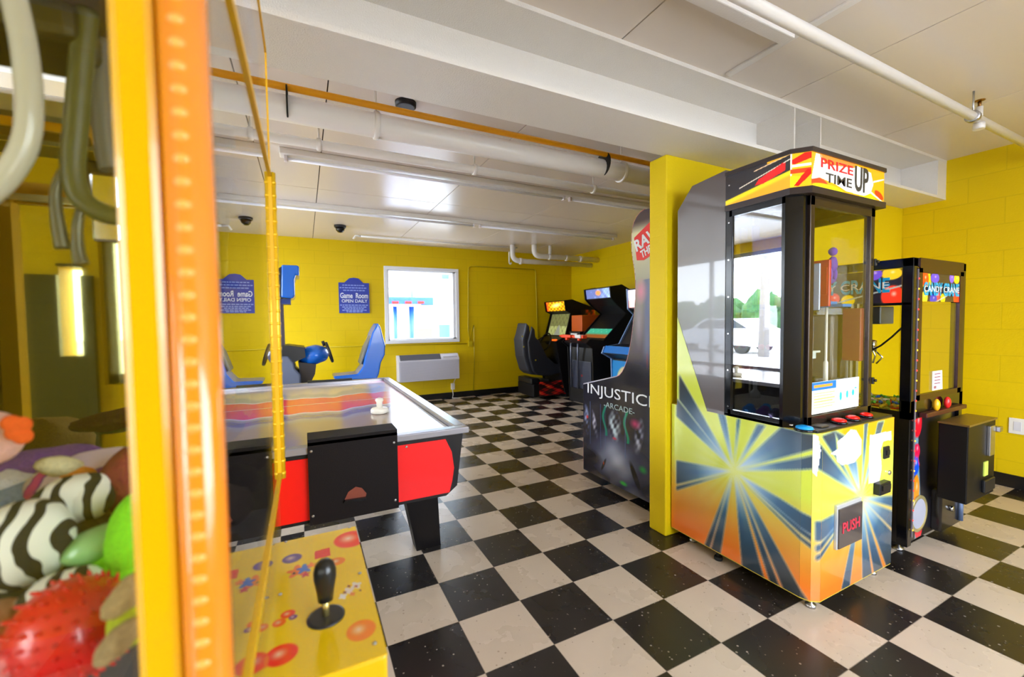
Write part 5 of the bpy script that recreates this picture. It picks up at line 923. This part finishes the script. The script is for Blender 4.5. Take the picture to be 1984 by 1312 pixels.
hid = [((-.95, -.32), (.08, .06, .06), (104, 96, 58), 'olive plush toy by the tinted pane, far left'), ((-.82, -.30), (.06, .05, .06), (92, 20, 30), 'dark crimson plush toy by the tinted pane'), ((-.74, -.29), (.05, .05, .045), (50, 34, 26), 'dark chocolate plush toy by the tinted pane, nearest the hinge'), ((-1.10, -.33), (.07, .06, .055), (128, 100, 60), 'tan plush toy by the tinted pane, behind the chute'), ((-.87, -.36), (.04, .04, .05), (140, 150, 20), 'yellow green plush toy by the tinted pane'), ((-1.26, -.7), (.12, .1, .09), (150, 120, 100), 'beige plush toy filling the far left corner'), ((-1.28, -.53), (.1, .08, .07), (90, 70, 120), 'dull purple plush toy in the left corner'), ((-.74, -.52), (.05, .07, .04), (70, 60, 40), 'dark plush toy below the glass door')]
for (x, y), r, c, l in hid: tag(MB().blob((x, y, deck+r[2]*1.12), r, (0, .1, x*9), .2, 7, 24).build('plush_toy', fur('fur_'+str(c[0]), c)), l, 'plush toy', PG)
# ================================================================== outside
def ext(b, name, M, label, cat): return tag(b.build(name, M), label, cat)
structure(MB().box((-60, -60, -.25), (60, 60, -.12)).build('ground', mat('pale_concrete', (196, 190, 182), .8, var=.08, bscale=1.2)))
bd_ = thing('building', 'white building seen through the far window', 'building', (3, 16, 0)); MB().box((-6, 15, -.1), (12, 22, 7)).build('wall', mat('white_stucco', (214, 214, 214), .8), bd_)
gl_ = mat('pale_window', (120, 150, 190), .2); aq = mat('aqua_paint', (60, 190, 175), .5)
for x, z, w, h_, M in ((1.2, 3.0, .35, .7, gl_), (2.5, 3.1, .15, .7, gl_), (3.3, 3.2, .9, 1.0, gl_), (4.45, 3.1, .6, .8, aq), (4.3, .35, .8, .9, aq), (3.2, .2, .8, .9, mat('tan_door', (170, 110, 70), .5)), (2.1, .3, .22, .45, mat('red_box', (200, 60, 60), .5)), (1.25, 0, .3, 1.0, mat('grey_door', (150, 155, 160), .5))): MB().box((x, 14.94, z), (x+w, 15, z+h_)).build('window', M, bd_)
MB().box((5.05, 14.2, -.1), (5.55, 14.6, 7)).build('column', aq, bd_)
cn = thing('canopy', 'blue canopy frame with red marks outside the far window', 'canopy', (1.2, 8, 0)); cbm_ = mat('canopy_blue', (40, 90, 200), .4)
def p8(u, v_): return px(u, v_, 'y', 8.0)
a_, b_ = p8(745, 575), p8(838, 592); MB().box((a_.x, 7.9, b_.z), (b_.x, 8.3, a_.z), bv=.02).build('fascia', cbm_, cn); MB().box((a_.x, 7.89, p8(0, 590).z), (b_.x-.3, 7.9, p8(0, 584).z)).build('white_band', WHTP, cn)
for u in (764, 789, 813): q = p8(u, 587); MB().box((q.x-.07, 7.87, q.z-.02), (q.x+.07, 7.89, q.z+.03)).build('red_mark', mat('sign_red', (225, 30, 40), .4), cn)
for u in (768, 800): q = p8(u, 640); MB().tube([(q.x, 8.1, -.12), (q.x, 8.1, b_.z)], .045 if u == 768 else .06, 12).build('post', cbm_, cn)
q = p8(800, 560); MB().tube([(q.x, 8.1, b_.z), (q.x, 8.1, 3.6)], .02, 8).tube([(p8(835, 0).x, 8.1, b_.z), (p8(835, 0).x, 8.1, 3.6)], .012, 8).build('hanging_rod', mat('pale_blue_rod', (130, 150, 225), .4), cn)
leaf = mat('green_foliage', (44, 84, 26), .8, bump=.6, bscale=8, var=.35); rnd = random.Random(8)
for i in range(12):
    x, y = -24.0, 2+i*3.5; b = MB(); s_ = rnd.uniform(1.2, 1.6)
    for k in range(7): b.blob((x+rnd.uniform(-1, 1), y+rnd.uniform(-.8, .8), s_*.6+rnd.uniform(0, 1.4)), (s_*.7, s_*.6, s_*.7), (0, 0, k), .35, 12, 20)
    t = thing('tree', 'leafy green tree across the car park, reflected in the prize machine glass', 'tree', (x, y, 0), 'trees across the car park'); b.build('crown', leaf, t); MB().tube([(x, y, -.12), (x, y, 1.2)], .15, 8).build('trunk', mat('bark', (120, 100, 80), .9), t)
pm = thing('palm_tree', 'tall palm outside the left windows', 'tree', (-12.2, 8.5, 0)); MB().tube([(-12.2, 8.5, -.12), (-12.1, 8.4, 3), (-12.3, 8.5, 6.5)], [.2, .15, .13], 12).build('trunk', mat('palm_bark', (120, 112, 106), .9), pm)
for k in range(10): a = 2*PI*k/10; MB().tube([(-12.3+r*math.cos(a), 8.5+r*math.sin(a), 6.5+.5*r-.32*r*r) for r in (0, .7, 1.4, 2.1)], [.05, .16, .13, .02], 6).build('frond', leaf, pm)
car = thing('car', 'white car parked outside the left windows', 'car', (-13.5, 10.8, 0), None)
MB().prism([(9.0, .2), (13.1, .2), (13.1, .75), (12.2, .9), (11.6, 1.35), (10.0, 1.35), (9.3, .95), (9.0, .85)], 'x', -14.4, -12.7).build('body', mat('white_car_paint', (220, 222, 228), .2), car, bevel=.08); MB().prism([(9.5, .95), (12.0, .92), (11.5, 1.3), (10.1, 1.3)], 'x', -14.41, -12.69).build('window', mat('car_glass', (40, 50, 60), .1), car)
for y in (9.8, 12.3): MB().lathe((-12.72, y, .22), [(.33, 0), (.33, .2)], 20, (-1, 0, 0)).lathe((-14.2, y, .22), [(.33, 0), (.33, .2)], 20, (-1, 0, 0)).build('wheel', RUB, car)
